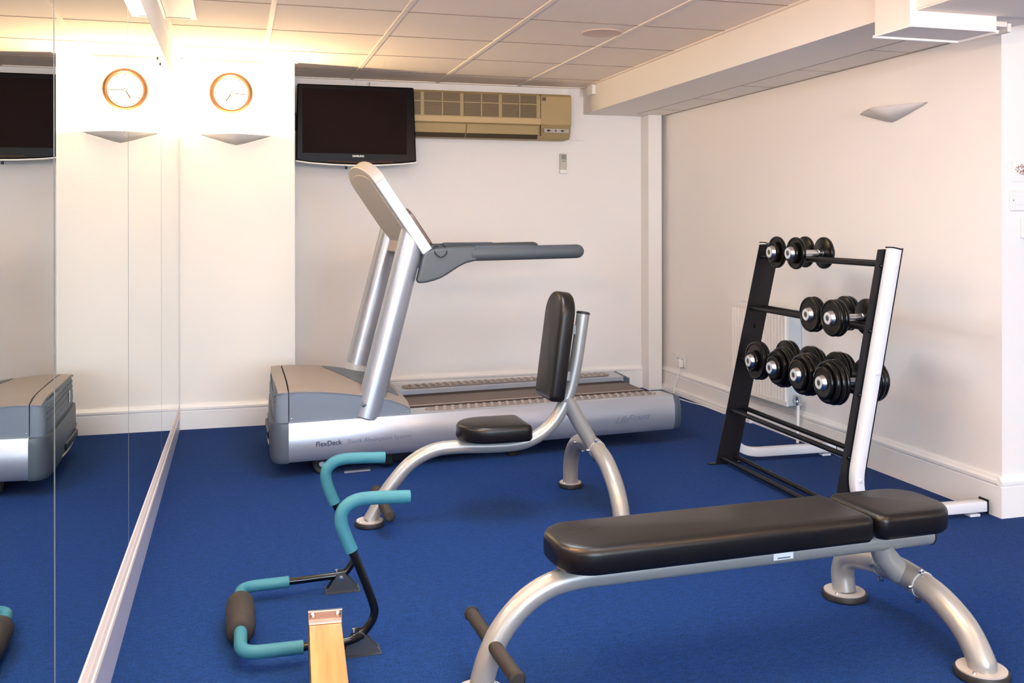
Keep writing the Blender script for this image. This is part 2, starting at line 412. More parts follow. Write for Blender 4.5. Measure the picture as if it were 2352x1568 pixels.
# ================================================================ MIRROR
seams = [0.60, 1.9746, 3.2641, 4.6654, YP-0.003]
mlab = {0: 'nearest large frameless wall mirror, whose far edge makes the bright vertical line',
        1: 'frameless wall mirror panel right of the bright vertical joint, reflecting the pillar edge',
        2: 'narrow-looking frameless mirror panel with two screws at its upper far corner',
        3: 'frameless mirror panel next to the clock pillar, the farthest one'}
for i in range(4):
    y0, y1 = seams[i]+0.0018, seams[i+1]-0.0018
    t = thing('mirror_panel', mlab[i], 'mirror', (XM, y0, 0.159), 0, 'mirror panels along the left wall')
    bm = newbm(); e = 0.0045; q0, q1 = LT(y0)*0.158+0.001-0.159, LT(y1)*0.158+0.001-0.159
    o = [(0, q0), (y1-y0, q1), (y1-y0, 1.872), (0, 1.872)]; oi = [(e, q0+e), (y1-y0-e, q1+e), (y1-y0-e, 1.872-e), (e, 1.872-e)]
    F = [bm.verts.new((0, a, b)) for a, b in oi]
    bm.faces.new(F); obj('mirror_face', bm, M['mirror'], t, smooth=0)
    bm = newbm()
    A = [bm.verts.new((0, a, b)) for a, b in oi]; B = [bm.verts.new((-0.0025, a, b)) for a, b in o]; D = [bm.verts.new((-0.0075, a, b)) for a, b in o]
    for k in range(4):
        bm.faces.new((A[k], A[(k+1) % 4], B[(k+1) % 4], B[k])); bm.faces.new((B[k], B[(k+1) % 4], D[(k+1) % 4], D[k]))
    bm.faces.new(D)
    obj('bevelled_edge', bm, M['glass_edge'], t, smooth=0)
    if i in (1, 2):
        for yy, zz in (((3.225, 1.937), (3.245, 1.965)) if i == 1 else ((4.464, 1.951), (4.614, 1.950))):
            bm = newbm(); lathe(bm, [(0, 0.004), (0.006, 0.003), (0.007, 0.0002)], (0, yy-y0, zz-0.159), (1, 0, 0), 14)
            obj('screw', bm, M['hand'], t)

# ================================================================ TREADMILL
TM = thing('treadmill', 'large silver treadmill with grey handrails standing against the back wall', 'treadmill', (0.241, 4.759, 0), 0.08596)
SK = 0.0
def tmx(u, v, z): return Vector((u, v, z))
def tmr(u, v, z): return Vector((u+SK*v, v, z))
def rail(name, sgn, v0):
    # profile in (v outward->inward, z)
    pr = [(0.20, 0.262), (0.030, 0.270), (0.014, 0.266), (0.004, 0.250), (-0.008, 0.222), (-0.014, 0.185), (-0.014, 0.150), (-0.008, 0.115), (0.002, 0.088), (0.012, 0.078), (0.06, 0.076), (0.2, 0.11)]
    bm = newbm(); prism(bm, pr, 0.0, 2.12, lambda p, q, t: tmx(t, v0+sgn*p, q))
    r_ = obj(name, bm, M['alu'], TM, smooth=28)
    bm = newbm()
    prism(bm, [(p*1.0-(0.002 if p < 0.1 else 0), q) for p, q in pr], 2.12, 2.140, lambda p, q, t: tmx(t, v0+sgn*p, q))
    prism(bm, [(0.012+p*0.92, 0.095+(q-0.095)*0.93) for p, q in pr], 2.140, 2.165, lambda p, q, t: tmx(t, v0+sgn*p, q))
    obj('end_cap', bm, M['bluegrey'], TM, smooth=28)
    # ribbed foot strip
    bm = newbm()
    pts = rounded(0.70, 2.05, 0.055, 0.155, (0.05,)*4, 6)
    prism(bm, pts, 0.2655, 0.2705, lambda p, q, t: tmx(p, v0+sgn*q, t)); st = obj('foot_strip', bm, M['strip'], TM, smooth=0)
    bm = newbm()
    for k in range(30):
        u = 0.745+k*0.0436
        prism(bm, [(u, 0.066), (u+0.016, 0.066), (u+0.034, 0.144), (u+0.018, 0.144)], 0.2703, 0.2765, lambda p, q, t: tmx(p, v0+sgn*q, t))
    obj('tread_ribs', bm, M['rib'], st, smooth=0)
    return r_
nr = rail('side_rail', 1, 0.0); rail('side_rail', -1, 0.93)
# lettering on the near rail (outer face)
bm = newbm()
mt = frame((0.128, -0.0150, 0.150), (1, 0, 0.02), (0, -0.05, 1), (0, -1, -0.05))
text_obj('lettering', 'FlexDeck', 0.0345, M['ink'], mt, nr, extrude=0.0006, off=0.0004, sx=0.96)
mt = frame((0.281, -0.0150, 0.152), (1, 0, 0.02), (0, -0.05, 1), (0, -1, -0.05))
text_obj('lettering', 'Shock Absorption System', 0.031, M['ink2'], mt, nr, extrude=0.0006, sx=1.0)
mt = frame((1.745, -0.0150, 0.140), (1, 0, 0.06), (0, -0.05, 1), (0, -1, -0.05))
text_obj('lettering', 'LifeFitness', 0.052, M['ink2'], mt, nr, shear=0.6, extrude=0.0006, sx=0.95)
# running belt
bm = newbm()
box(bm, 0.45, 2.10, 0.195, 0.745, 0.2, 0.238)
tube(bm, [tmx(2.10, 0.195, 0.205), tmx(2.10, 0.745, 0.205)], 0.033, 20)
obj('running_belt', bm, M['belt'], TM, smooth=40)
bm = newbm(); box(bm, 0.3, 2.08, 0.19, 0.75, 0.09, 0.198); obj('deck_frame', bm, M['black'], TM)
# lift frame, wheels, feet
bm = newbm(); box(bm, 0.26, 1.0, 0.12, 0.18, 0.012, 0.075); box(bm, 0.26, 1.0, 0.74, 0.80, 0.012, 0.075); box(bm, 0.30, 0.38, 0.12, 0.80, 0.02, 0.07); box(bm, 0.46, 0.52, 0.03, 0.14, 0.02, 0.09)
obj('lift_frame', bm, M['black'], TM, bevel=0.004)
for v in (0.07, 0.83):
    bm = newbm(); lathe(bm, [(0, -0.018), (0.018, -0.018), (0.022, -0.014), (0.040, -0.018), (0.045, -0.013), (0.045, 0.013), (0.040, 0.018), (0.022, 0.014), (0, 0.014)], (0.165, v, 0.046), (0, 1, 0), 28)
    w = obj('wheel', bm, M['rubber'], TM)
    bm = newbm(); lathe(bm, [(0, -0.022), (0.012, -0.022), (0.018, -0.0175)], (0.165, v, 0.046), (0, 1, 0), 20); obj('hub', bm, M['satin'], w)
for v in (0.08, 0.85):
    bm = newbm(); lathe(bm, [(0, 0.0), (0.03, 0.0), (0.032, 0.012), (0.012, 0.02), (0.012, 0.085)], (1.18, v, 0), (0, 0, 1), 20); obj('levelling_foot', bm, M['rubber'], TM)
bm = newbm(); box(bm, 0.27, 0.40, 0.01, 0.03, 0.003, 0.010); obj('bracket', bm, M['satin'], TM)
# lower front bumper
def front_outline(d=0, vi=0.0, x0=0.0):
    o = [(0.02, 0.0-0.014+vi), (-0.030+x0, -0.012+vi), (-0.060+x0, 0.0+vi), (-0.080+x0, 0.04), (-0.086+x0, 0.15), (-0.078+x0, 0.465), (-0.070+x0, 0.78), (-0.064+x0, 0.89), (-0.045+x0, 0.93-vi), (-0.030+x0, 0.942-vi), (0.02, 0.944-vi)]
    return [(p, q) for p, q in o]
bm = newbm()
lay = [(0.078, 0.93), (0.088, 0.98), (0.11, 1.0), (0.235, 1.0), (0.255, 0.985), (0.268, 0.965)]
rings = []
for z, s in lay:
    rings.append([bm.verts.new(tmx(0.02-(0.02-p)*s if p < 0.02 else 0.0, 0.465+(q-0.465)*(1-(1-s)*0.25), z)) for p, q in front_outline()])
for a, b in zip(rings, rings[1:]):
    for k in range(len(a)): bm.faces.new((a[k], a[(k+1) % len(a)], b[(k+1) % len(a)], b[k]))
bm.faces.new(rings[0]); bm.faces.new(rings[-1])
fb = obj('front_bumper', bm, M['bluegrey'], TM, smooth=50)
bm = newbm(); box(bm, -0.086, -0.06, 0.45, 0.82, 0.105, 0.145); obj('grip_slot', bm, M['black'], fb, bevel=0.008)
bm = newbm(); tube(bm, catmull([tmx(-0.080, 0.36, 0.100), tmx(-0.080, 0.50, 0.095), tmx(-0.078, 0.65, 0.097), tmx(-0.073, 0.80, 0.115), tmx(-0.068, 0.88, 0.16)], 5), 0.005, 8); obj('slot_lip', bm, M['rib'], fb)
# upper hood: side panels and warm-tinted top cover
hs = [(-0.050, 0.268), (-0.050, 0.421), (-0.02, 0.4235), (0.06, 0.4245), (0.187, 0.416), (0.28, 0.402), (0.356, 0.388), (0.43, 0.374), (0.504, 0.356), (0.56, 0.334), (0.606, 0.308), (0.612, 0.26)]
for v, s in ((0.030, 1), (0.900, -1)):
    bm = newbm(); o = [(max(p, 0.004), q-0.006) for p, q in hs if p > -0.03 or q < 0.3]
    o = [(0.004, 0.262)]+[(p, q-0.007) for p, q in hs if p > 0.0]
    o.insert(1, (0.004, 0.4165))
    prism(bm, o, 0, 0.02, lambda p, q, t: tmx(p, v+s*t, q)); sp = obj('hood_side_panel', bm, M['hoodside'], TM, bevel=0.002)
    if s == 1:
        for u_, z_ in ((0.017, 0.285), (0.597, 0.281)):
            bm = newbm(); lathe(bm, [(0, 0.003), (0.003, 0.002), (0.004, 0)], (u_, v, z_), (0, -1, 0), 12); obj('screw', bm, M['chrome'], sp)
# front corner of hood
bm = newbm()
fo = [(0.000, 0.030), (-0.030, 0.030), (-0.052, 0.036), (-0.066, 0.055), (-0.070, 0.20), (-0.066, 0.465), (-0.060, 0.73), (-0.052, 0.875), (-0.040, 0.894), (-0.020, 0.900), (0.000, 0.900)]
rings = []
for z, dx in ((0.268, 0.004), (0.30, 0.0), (0.40, 0.006), (0.417, 0.012)):
    rings.append([bm.verts.new(tmx(p+(dx if p < -0.001 else 0), q, z)) for p, q in fo])
for a, b in zip(rings, rings[1:]):
    for k in range(len(a)): bm.faces.new((a[k], a[(k+1) % len(a)], b[(k+1) % len(a)], b[k]))
bm.faces.new(rings[0]); bm.faces.new(rings[-1])
hf = obj('hood_front', bm, M['hoodside'], TM, smooth=50)
for k in range(4):
    bm = newbm(); tube(bm, [tmx(-0.062, 0.075, 0.392-k*0.026), tmx(-0.068, 0.20, 0.392-k*0.026), tmx(-0.0645, 0.465, 0.392-k*0.026), tmx(-0.058, 0.73, 0.392-k*0.026), tmx(-0.050, 0.855, 0.392-k*0.026)], 0.0045, 8)
    obj('vent_slot', bm, M['bluegrey'], hf)
bm = newbm(); box(bm, -0.067, -0.059, 0.66, 0.69, 0.31, 0.37); obj('badge', bm, M['chrome'], hf, bevel=0.002)
# warm-tinted top skin: cross section crowned across v
def top_skin(name, us, m, z_off=0.0, v0=0.026, v1=0.904, th=0.012):
    bm = newbm(); nv = 14; up = []; lo = []
    import bisect
    hx = [p for p, q in hs[1:-1]]; hz = [q for p, q in hs[1:-1]]
    def hz_at(u):
        if u <= hx[0]: return hz[0]
        for i in range(len(hx)-1):
            if hx[i] <= u <= hx[i+1]: return hz[i]+(hz[i+1]-hz[i])*(u-hx[i])/(hx[i+1]-hx[i])
        return hz[-1]
    for u in us:
        r1, r2 = [], []
        for j in range(nv+1):
            s = j/nv; v = v0+(v1-v0)*s
            cr = 0.018*(1-(2*s-1)**4)
            uu = u
            if u < -0.03: uu = u-0.012*(1-(2*s-1)**2)
            ed = 0.010 if j in (0, nv) else 0.0
            r1.append(bm.verts.new(tmx(uu, v, hz_at(u)+cr+z_off-ed*0.6))); r2.append(bm.verts.new(tmx(uu, v, hz_at(u)+cr+z_off-th)))
        up.append(r1); lo.append(r2)
    for a in range(len(us)-1):
        for j in range(nv):
            bm.faces.new((up[a][j], up[a][j+1], up[a+1][j+1], up[a+1][j])); bm.faces.new((lo[a][j], lo[a+1][j], lo[a+1][j+1], lo[a][j+1]))
        bm.faces.new((up[a][0], up[a+1][0], lo[a+1][0], lo[a][0])); bm.faces.new((up[a][nv], lo[a][nv], lo[a+1][nv], up[a+1][nv]))
    for j in range(nv):
        bm.faces.new((up[0][j], lo[0][j], lo[0][j+1], up[0][j+1])); bm.faces.new((up[-1][j], up[-1][j+1], lo[-1][j+1], lo[-1][j]))
    return obj(name, bm, m, TM, smooth=45), hz_at
top_skin('hood_top_front', [-0.050, -0.04, -0.02, -0.003], M['hoodtop'])
hood, hz_at = top_skin('hood_top', [0.004, 0.05, 0.1, 0.16, 0.22, 0.28, 0.34, 0.40, 0.46, 0.504, 0.54, 0.58, 0.606], M['hoodtop'])
bm = newbm(); rows = []
for k in range(13):
    u_ = 0.23+k*0.028; va = max(0.14, 0.70-k*0.085); vb = 0.80; row = []
    for j in range(9):
        v_ = va+(vb-va)*j/8
        row.append((bm.verts.new(tmx(u_, v_, hz_at(u_)+0.018*(1-(2*((v_-0.026)/0.878)-1)**4)+0.0030)), bm.verts.new(tmx(u_, v_, hz_at(u_)-0.004))))
    rows.append(row)
for k in range(12):
    for j in range(8):
        bm.faces.new((rows[k][j][0], rows[k][j+1][0], rows[k+1][j+1][0], rows[k+1][j][0]))
for k in range(12):
    for j in (0, 8): bm.faces.new((rows[k][j][0], rows[k+1][j][0], rows[k+1][j][1], rows[k][j][1]))
for j in range(8):
    for k in (0, 12): bm.faces.new((rows[k][j][0], rows[k][j+1][0], rows[k][j+1][1], rows[k][j][1]))
obj('scoop', bm, M['bluegrey'], hood, smooth=60)
bm = newbm(); box(bm, 0.0, 0.606, 0.05, 0.88, 0.24, 0.30); obj('hood_base', bm, M['bluegrey'], TM)
# posts, cut off along the back of the console
cb = Vector((0.695, 0, 1.075)); cd = Vector((-0.566, 0, 0.824)).normalized(); cn = Vector((0.824, 0, 0.566)).normalized()
PR = 0.067
for v in (0.066, 0.80):
    a = tmr(0.392, v, 0.262); b = tmr(0.640, v, 1.215); b2 = a+(b-a)*1.15
    bm = newbm(); tube(bm, [a, a.lerp(b, 0.5), b2], PR, 36)
    bmesh.ops.bisect_plane(bm, geom=bm.verts[:]+bm.edges[:]+bm.faces[:], plane_co=cb-cn*0.012, plane_no=cn, clear_outer=True)
    bmesh.ops.holes_fill(bm, edges=[e_ for e_ in bm.edges if e_.is_boundary])
    p = obj('upright_post', bm, M['alu'], TM, smooth=40)
    if v > 0.5:
        bm = newbm(); tube(bm, [a, a.lerp(b, 0.17)], PR+0.0025, 36); obj('post_sleeve', bm, M['console'], p)
        q = a.lerp(b, 0.125)+Vector((0.0, -PR-0.002, 0))
        bm = newbm(); lathe(bm, [(0, 0.002), (0.010, 0.002), (0.011, -0.004)], q, (0, -1, 0), 16); obj('bolt_hole', bm, M['black'], p)
    else:
        q = a.lerp(b, 0.075)+Vector((-0.042, -0.050, 0))
        bm = newbm(); lathe(bm, [(0, 0.008), (0.012, 0.006), (0.018, -0.004)], q, (-0.6, -0.8, 0), 20); obj('bolt_cap', bm, M['chrome'], p)
# console: slab leaning forward, arched top
cb = Vector((0.695, 0, 1.075)); cd = Vector((-0.566, 0, 0.824)).normalized(); cn = Vector((0.824, 0, 0.566)).normalized()
def cf(p, q, h):
    w = cb+cd*q+cn*h; return tmr(w.x, p, w.z)
def slab_outline(ins, qb=0.0, qs=0.44, arch=0.125):
    o = [(-0.004+ins, qb+ins), (0.84-ins, qb+ins)]
    n = 20
    for k in range(n+1):
        a = PI*k/n; o.append((0.418+(0.422-ins)*math.cos(a), qs+(arch-ins)*math.sin(a)**0.8 if 0 < k < n else qs))
    return o
bm = newbm(); prism(bm, slab_outline(0, 0.01), -0.022, 0.036, cf); con = obj('console_shell', bm, M['console'], TM, bevel=0.006, smooth=40, seg=3)
bm = newbm(); prism(bm, slab_outline(0.045, 0.03), -0.030, -0.0215, cf); cbk = obj('console_back', bm, M['console_back'], con, bevel=0.003)
bm = newbm(); prism(bm, [(p, q) for p, q in slab_outline(-0.002, 0.0) if q > 0.42], -0.024, 0.038, cf); obj('top_cap', bm, M['console_back'], con, bevel=0.006, smooth=40)
for p_, q_ in ((0.12, 0.20), (0.30, 0.12), (0.55, 0.12), (0.62, 0.22)):
    bm = newbm(); o_ = cf(p_, q_, -0.0295); lathe(bm, [(0, 0.002), (0.007, 0.001), (0.008, -0.003)], o_, -cn, 14); obj('screw_hole', bm, M['darkhex'], con)
bm = newbm(); prism(bm, slab_outline(0.05, 0.10, 0.42, 0.09), 0.0355, 0.039, cf); obj('display_panel', bm, M['brown'], con, smooth=0)
for p_ in (0.18, 0.66):
    bm = newbm(); prism(bm, rounded(p_-0.07, p_+0.07, 0.01, 0.24, (0.02, 0.02, 0.065, 0.065), 6), 0.039, 0.070, cf); obj('accessory_tray', bm, M['brown'], con, bevel=0.006, smooth=40)
bm = newbm(); lw = [cf(0.1, 0.03, 0.06), cf(0.1, -0.04, 0.075), cf(0.1, -0.09, 0.12), cf(0.1, -0.075, 0.165), cf(0.1, -0.02, 0.175), cf(0.1, 0.03, 0.15)]
tube(bm, catmull([tmr(0.762, 0.06, 1.112), tmr(0.735, 0.03, 1.11), tmr(0.732, -0.012, 1.082), tmr(0.76, -0.016, 1.060), tmr(0.792, -0.012, 1.080), tmr(0.790, 0.02, 1.112), tmr(0.775, 0.06, 1.125)], 6), 0.0028, 8)
obj('safety_cord', bm, M['rubber'], TM)
bm = newbm(); tube(bm, catmull([cf(0.42, 0.05, -0.028), cf(0.42, 0.03, -0.05), cf(0.42, -0.03, -0.062), cf(0.42, -0.055, -0.045), cf(0.42, -0.03, -0.02), cf(0.42, 0.01, -0.018)], 6), 0.003, 8)
obj('cable_loop', bm, M['rubber'], TM)
bm = newbm(); a = [(0.62, 1.0), (0.70, 1.07), (0.66, 1.10), (0.56, 1.0)]
prism(bm, [(0.60, 1.075), (0.69, 1.045), (0.735, 1.085), (0.70, 1.13), (0.62, 1.15)], 0.12, 0.74, lambda p, q, t: tmr(p, t, q)); obj('cross_member', bm, M['console_back'], TM, bevel=0.006)
# handrails
wing = [(0.675, 1.085), (0.720, 1.100), (0.80, 1.108), (0.930, 1.112), (0.960, 1.110), (0.960, 1.038), (0.935, 1.034), (0.90, 1.026), (0.865, 1.010), (0.835, 0.992), (0.80, 0.970), (0.765, 0.952), (0.73, 0.940), (0.69, 0.931), (0.655, 0.928), (0.638, 0.935)]
for v in (0.0, 0.80):
    bm = newbm(); prism(bm, wing, v-0.004, v+0.062, lambda p, q, t: tmr(p, t, q)); w = obj('handrail_wing', bm, M['grey_arm'], TM, bevel=0.014, smooth=50, seg=3)
    bm = newbm()
    pts = [tmr(0.93, v+0.028, 1.073), tmr(1.2, v+0.028, 1.076), tmr(1.535, v+0.028, 1.080)]
    end = [tmr(1.535+0.040*math.sin(a), v+0.028, 1.080) for a in (0.5, 0.9, 1.2, 1.45)]
    tube(bm, pts+end, [0.0375, 0.0375, 0.0375]+[0.0375*math.cos(a) for a in (0.5, 0.9, 1.2, 1.45)], 24)
    h = obj('handrail', bm, M['grey_arm'], TM, smooth=50)
    bm = newbm(); box(bm, 0.95, 1.27, v+0.005, v+0.05, 1.095, 1.117, Matrix.Identity(4)); 
    for vv in bm.verts: vv.co.x += SK*vv.co.y
    obj('top_pad', bm, M['bluegrey'], h, bevel=0.008, seg=3)

# the whole machine is slightly out of square to the rails
def all_children(o):
    for c in o.children:
        yield c; yield from all_children(c)
for c in all_children(TM):
    for vv in c.data.vertices: vv.co.x += 0.085*vv.co.y

# ================================================================ BENCHES
def foot_disc(root, x, y, r=0.072):
    bm = newbm(); lathe(bm, [(0, 0), (r*0.92, 0), (r, 0.004), (r, 0.014), (r*0.96, 0.020), (0, 0.020)], (x, y, 0), (0, 0, 1), 36)
    f = obj('rubber_foot', bm, M['rubber'], root)
    bm = newbm(); lathe(bm, [(0, 0.019), (r*0.90, 0.019), (r*0.90, 0.024), (0, 0.024)], (x, y, 0), (0, 0, 1), 36)
    obj('foot_flange', bm, M['foot_plate'], f)
    for k in range(2):
        bm = newbm(); a = PI*k+3.6; lathe(bm, [(0, 0.029), (0.005, 0.028), (0.006, 0.024)], (x+math.cos(a)*r*0.72, y+math.sin(a)*r*0.72, 0), (0, 0, 1), 10); obj('bolt', bm, M['chrome'], f)
    return f

def hexbolt(root, p, ax, r=0.0095, name='bolt'):
    bm = newbm(); lathe(bm, [(0, 0.014), (r*0.7, 0.013), (r, 0.008), (r, 0)], p, ax, 12); return obj(name, bm, M['chrome'], root)

def arch(root, pts, r, near_k, far_k, sl0, sl1):
    P = catmull(pts, 6); L = len(P)
    bm = newbm(); tube(bm, P, r, 26); o = obj('rear_leg_arch', bm, M['silver'], root, smooth=45)
    a, b = int(L*sl0), int(L*sl1)
    bm = newbm(); tube(bm, P[a:b+1], r*1.06, 26); s = obj('arch_sleeve', bm, M['silver'], o, smooth=45)
    for k in (a, b):
        q = P[k]; d = (P[min(k+1, L-1)]-P[k-1]).normalized()
        bm = newbm(); tube(bm, [q-d*0.002, q+d*0.002], r*1.075, 26); obj('sleeve_ring', bm, M['console'], o)
        down = Vector((0, 0, -1)); down = (down-d*down.dot(d)).normalized()
        hexbolt(o, q+down*r*1.05+Vector((-0.012, 0, 0)), down)
        hexbolt(o, q-down*r*1.02+Vector((-0.01, 0, 0)), -down, 0.007)
        side = Vector((-1, 0, 0)); hexbolt(o, q+side*r*1.05, side, 0.006)
    return o

# --- flat bench in front.  local frame: origin under the rear arch, s runs forward (towards -x)
B1 = thing('flat_bench', 'long flat weight bench with black two-piece pad in the foreground', 'bench', (1.930, 2.465, 0), 0.0349)
tb = [(-1.326, 0, 0.022), (-1.318, 0, 0.06), (-1.300, 0, 0.114), (-1.271, 0, 0.168), (-1.229, 0, 0.216), (-1.182, 0, 0.2515), (-1.121, 0, 0.2765), (-1.044, 0, 0.286), (-0.966, 0, 0.2865), (-0.6, 0, 0.2865), (-0.2, 0, 0.2865), (0.085, 0, 0.2865)]
bm = newbm(); tube(bm, catmull(tb, 6), 0.0315, 30); fr = obj('main_frame_tube', bm, M['silver'], B1, smooth=45)
bm = newbm(); lathe(bm, [(0.0315, 0), (0.0325, 0.001), (0.0325, 0.006), (0.028, 0.009), (0, 0.009)], (0.085, 0, 0.2865), (1, 0, 0), 24); obj('end_plug', bm, M['rubber'], fr)
foot_disc(B1, -1.327, 0)
for s in (1, -1):
    bm = newbm(); tube(bm, [(-1.293, 0, 0.139), (-1.293, s*0.20, 0.139)], 0.0185, 24); g = obj('foot_peg', bm, M['grip'], B1)
    bm = newbm(); lathe(bm, [(0.0185, 0), (0.021, 0.001), (0.021, 0.006), (0.015, 0.011), (0, 0.012)], (-1.293, s*0.20, 0.139), (0, s, 0), 22); obj('peg_cap', bm, M['grip'], g)
ya = [(0, 0.285, 0.022), (0.0, 0.293, 0.086), (0, 0.262, 0.137), (0, 0.165, 0.166), (0, 0.06, 0.176), (0, -0.02, 0.174), (0, -0.135, 0.157), (0, -0.238, 0.110), (0, -0.297, 0.045), (0, -0.303, 0.022)]
arch(B1, ya, 0.037, 0, 0, 0.40, 0.60)
bm = newbm(); tube(bm, [(-0.085, 0, 0.270), (-0.075, 0, 0.24), (-0.02, 0, 0.18)], 0.035, 26); obj('rear_strut', bm, M['silver'], B1, smooth=45)
foot_disc(B1, 0, 0.285); foot_disc(B1, 0, -0.300)
for a in (-1.02, -0.75, -0.45, -0.22, -0.12, 0.04):
    bm = newbm(); box(bm, a-0.02, a+0.02, -0.085, 0.085, 0.3165, 0.330); obj('pad_bracket', bm, M['silver'], B1, bevel=0.002)
PZ = 0.330
bm = newbm(); pad(bm, rounded(-1.135, -0.198, -0.128, 0.128, (0.095, 0.030, 0.030, 0.095), 9), 0.070, 0.020, lambda p, q, h: Vector((p, q, PZ+h)))
pd = obj('seat_pad', bm, M['vinyl'], B1, smooth=60)
bm = newbm(); tube(bm, [(-1.08, 0.01, PZ+0.0715), (-0.98, 0.035, PZ+0.0718)], 0.0016, 6); obj('stitch_crease', bm, M['rubber'], pd)
bm = newbm(); pad(bm, rounded(-0.186, 0.098, -0.128, 0.128, (0.030, 0.095, 0.095, 0.030), 9), 0.070, 0.020, lambda p, q, h: Vector((p, q, PZ+h)))
obj('head_pad', bm, M['vinyl'], B1, smooth=60)
for a in (-1.04, -0.99, -0.70, -0.30, 0.07):
    hexbolt(B1, (a, -0.075, 0.3285), (0, 0, -1), 0.004, 'screw')
mt = frame((-0.435, -0.03085, 0.2865), (1, 0, 0), (0, -0.2, 1), (0, -1, -0.2))
bm = newbm(); box(bm, -0.474, -0.410, -0.0325, -0.0300, 0.276, 0.300); lb = obj('sticker', bm, M['label'], fr); 
bm = newbm(); box(bm, -0.462, -0.420, -0.0330, -0.0324, 0.279, 0.283); obj('sticker_print', bm, M['ink2'], lb)

# --- utility bench with upright back
B2 = thing('utility_bench', 'small seat bench with upright black back pad, in front of treadmill', 'bench', (1.500, 3.940, 0), 0.0)
X0 = 1.5
tb2 = [(0.521, 0.020), (0.545, 0.060), (0.582, 0.123), (0.630, 0.183), (0.682, 0.237), (0.746, 0.276), (0.816, 0.295), (0.914, 0.297), (1.013, 0.292), (1.114, 0.291), (1.197, 0.303), (1.275, 0.345), (1.335, 0.410), (1.378, 0.494), (1.400, 0.57), (1.418, 0.66), (1.446, 0.838)]
bm = newbm(); tube(bm, catmull([(a-X0, 0, b) for a, b in tb2], 5), 0.0285, 28); fr = obj('main_frame_tube', bm, M['silver'], B2, smooth=45)
bm = newbm(); lathe(bm, [(0.0285, 0), (0.030, 0.001), (0.030, 0.006), (0.024, 0.010), (0, 0.010)], (1.446-X0, 0, 0.838), (0.155, 0, 0.988), 24); obj('end_plug', bm, M['rubber'], fr)
for a_, b_ in ((0.655, 0.238), (0.690, 0.262), (0.648, 0.225), (0.705, 0.268), (0.73, 0.28)):
    bm = newbm(); lathe(bm, [(0, 0.002), (0.0022, 0.001), (0.003, -0.002)], (a_-X0, -0.0205, b_-0.005), (-0.3, -0.8, 0.3), 8); obj('paint_chip', bm, M['rubber'], fr)
foot_disc(B2, 0.521-X0, 0, 0.060)
for s in (1, -1):
    bm = newbm(); tube(bm, [(0.573-X0, 0, 0.090), (0.573-X0, s*0.185, 0.090)], 0.0205, 22); g = obj('foot_peg', bm, M['grip'], B2)
    bm = newbm(); lathe(bm, [(0.0205, 0), (0.023, 0.001), (0.023, 0.007), (0.017, 0.012), (0, 0.013)], (0.573-X0, s*0.185, 0.090), (0, s, 0), 20); obj('peg_cap', bm, M['grip'], g)
ya = [(0, 0.320, 0.022), (0.0, 0.318, 0.10), (0, 0.290, 0.17), (0, 0.225, 0.226), (0, 0.130, 0.252), (0, 0.05, 0.260), (0, -0.03, 0.252), (0, -0.13, 0.222), (0, -0.225, 0.158), (0, -0.282, 0.085), (0, -0.305, 0.022)]
arch(B2, ya, 0.0355, 0, 0, 0.40, 0.60)
bm = newbm(); tube(bm, [(1.365-X0, 0, 0.478), (1.43-X0, 0, 0.365), (1.492-X0, 0, 0.262)], 0.0315, 26); obj('rear_strut', bm, M['silver'], B2, smooth=45)
foot_disc(B2, 0, 0.322, 0.056); foot_disc(B2, 0, -0.305, 0.056)
bm = newbm(); box(bm, 0.93-X0, 1.15-X0, -0.06, 0.06, 0.318, 0.330); obj('pad_bracket', bm, M['silver'], B2, bevel=0.002)
bm = newbm(); pad(bm, rounded(0.886-X0, 1.185-X0, -0.125, 0.135, (0.125, 0.03, 0.03, 0.125), 10), 0.066, 0.020, lambda p, q, h: Vector((p, q, 0.328+h)))
obj('seat_pad', bm, M['vinyl'], B2, smooth=60)
bo = Vector((1.318-X0, 0, 0.476)); bu = Vector((0.133, 0, 0.991)).normalized(); bnn = Vector((-0.991, 0, 0.133))
bm = newbm(); pad(bm, rounded(-0.122, 0.112, 0, 0.460, (0.028, 0.028, 0.10, 0.10), 9), 0.062, 0.018, lambda p, q, h: bo+bu*q+Vector((0, p, 0))+bnn*h)
obj('back_pad', bm, M['vinyl'], B2, smooth=60)
for q in (0.10, 0.30):
    bm = newbm(); c = bo+bu*q; box(bm, c.x, c.x+0.045, -0.03, 0.03, c.z-0.02, c.z+0.02)
    obj('pad_bracket', bm, M['silver'], B2, bevel=0.002)

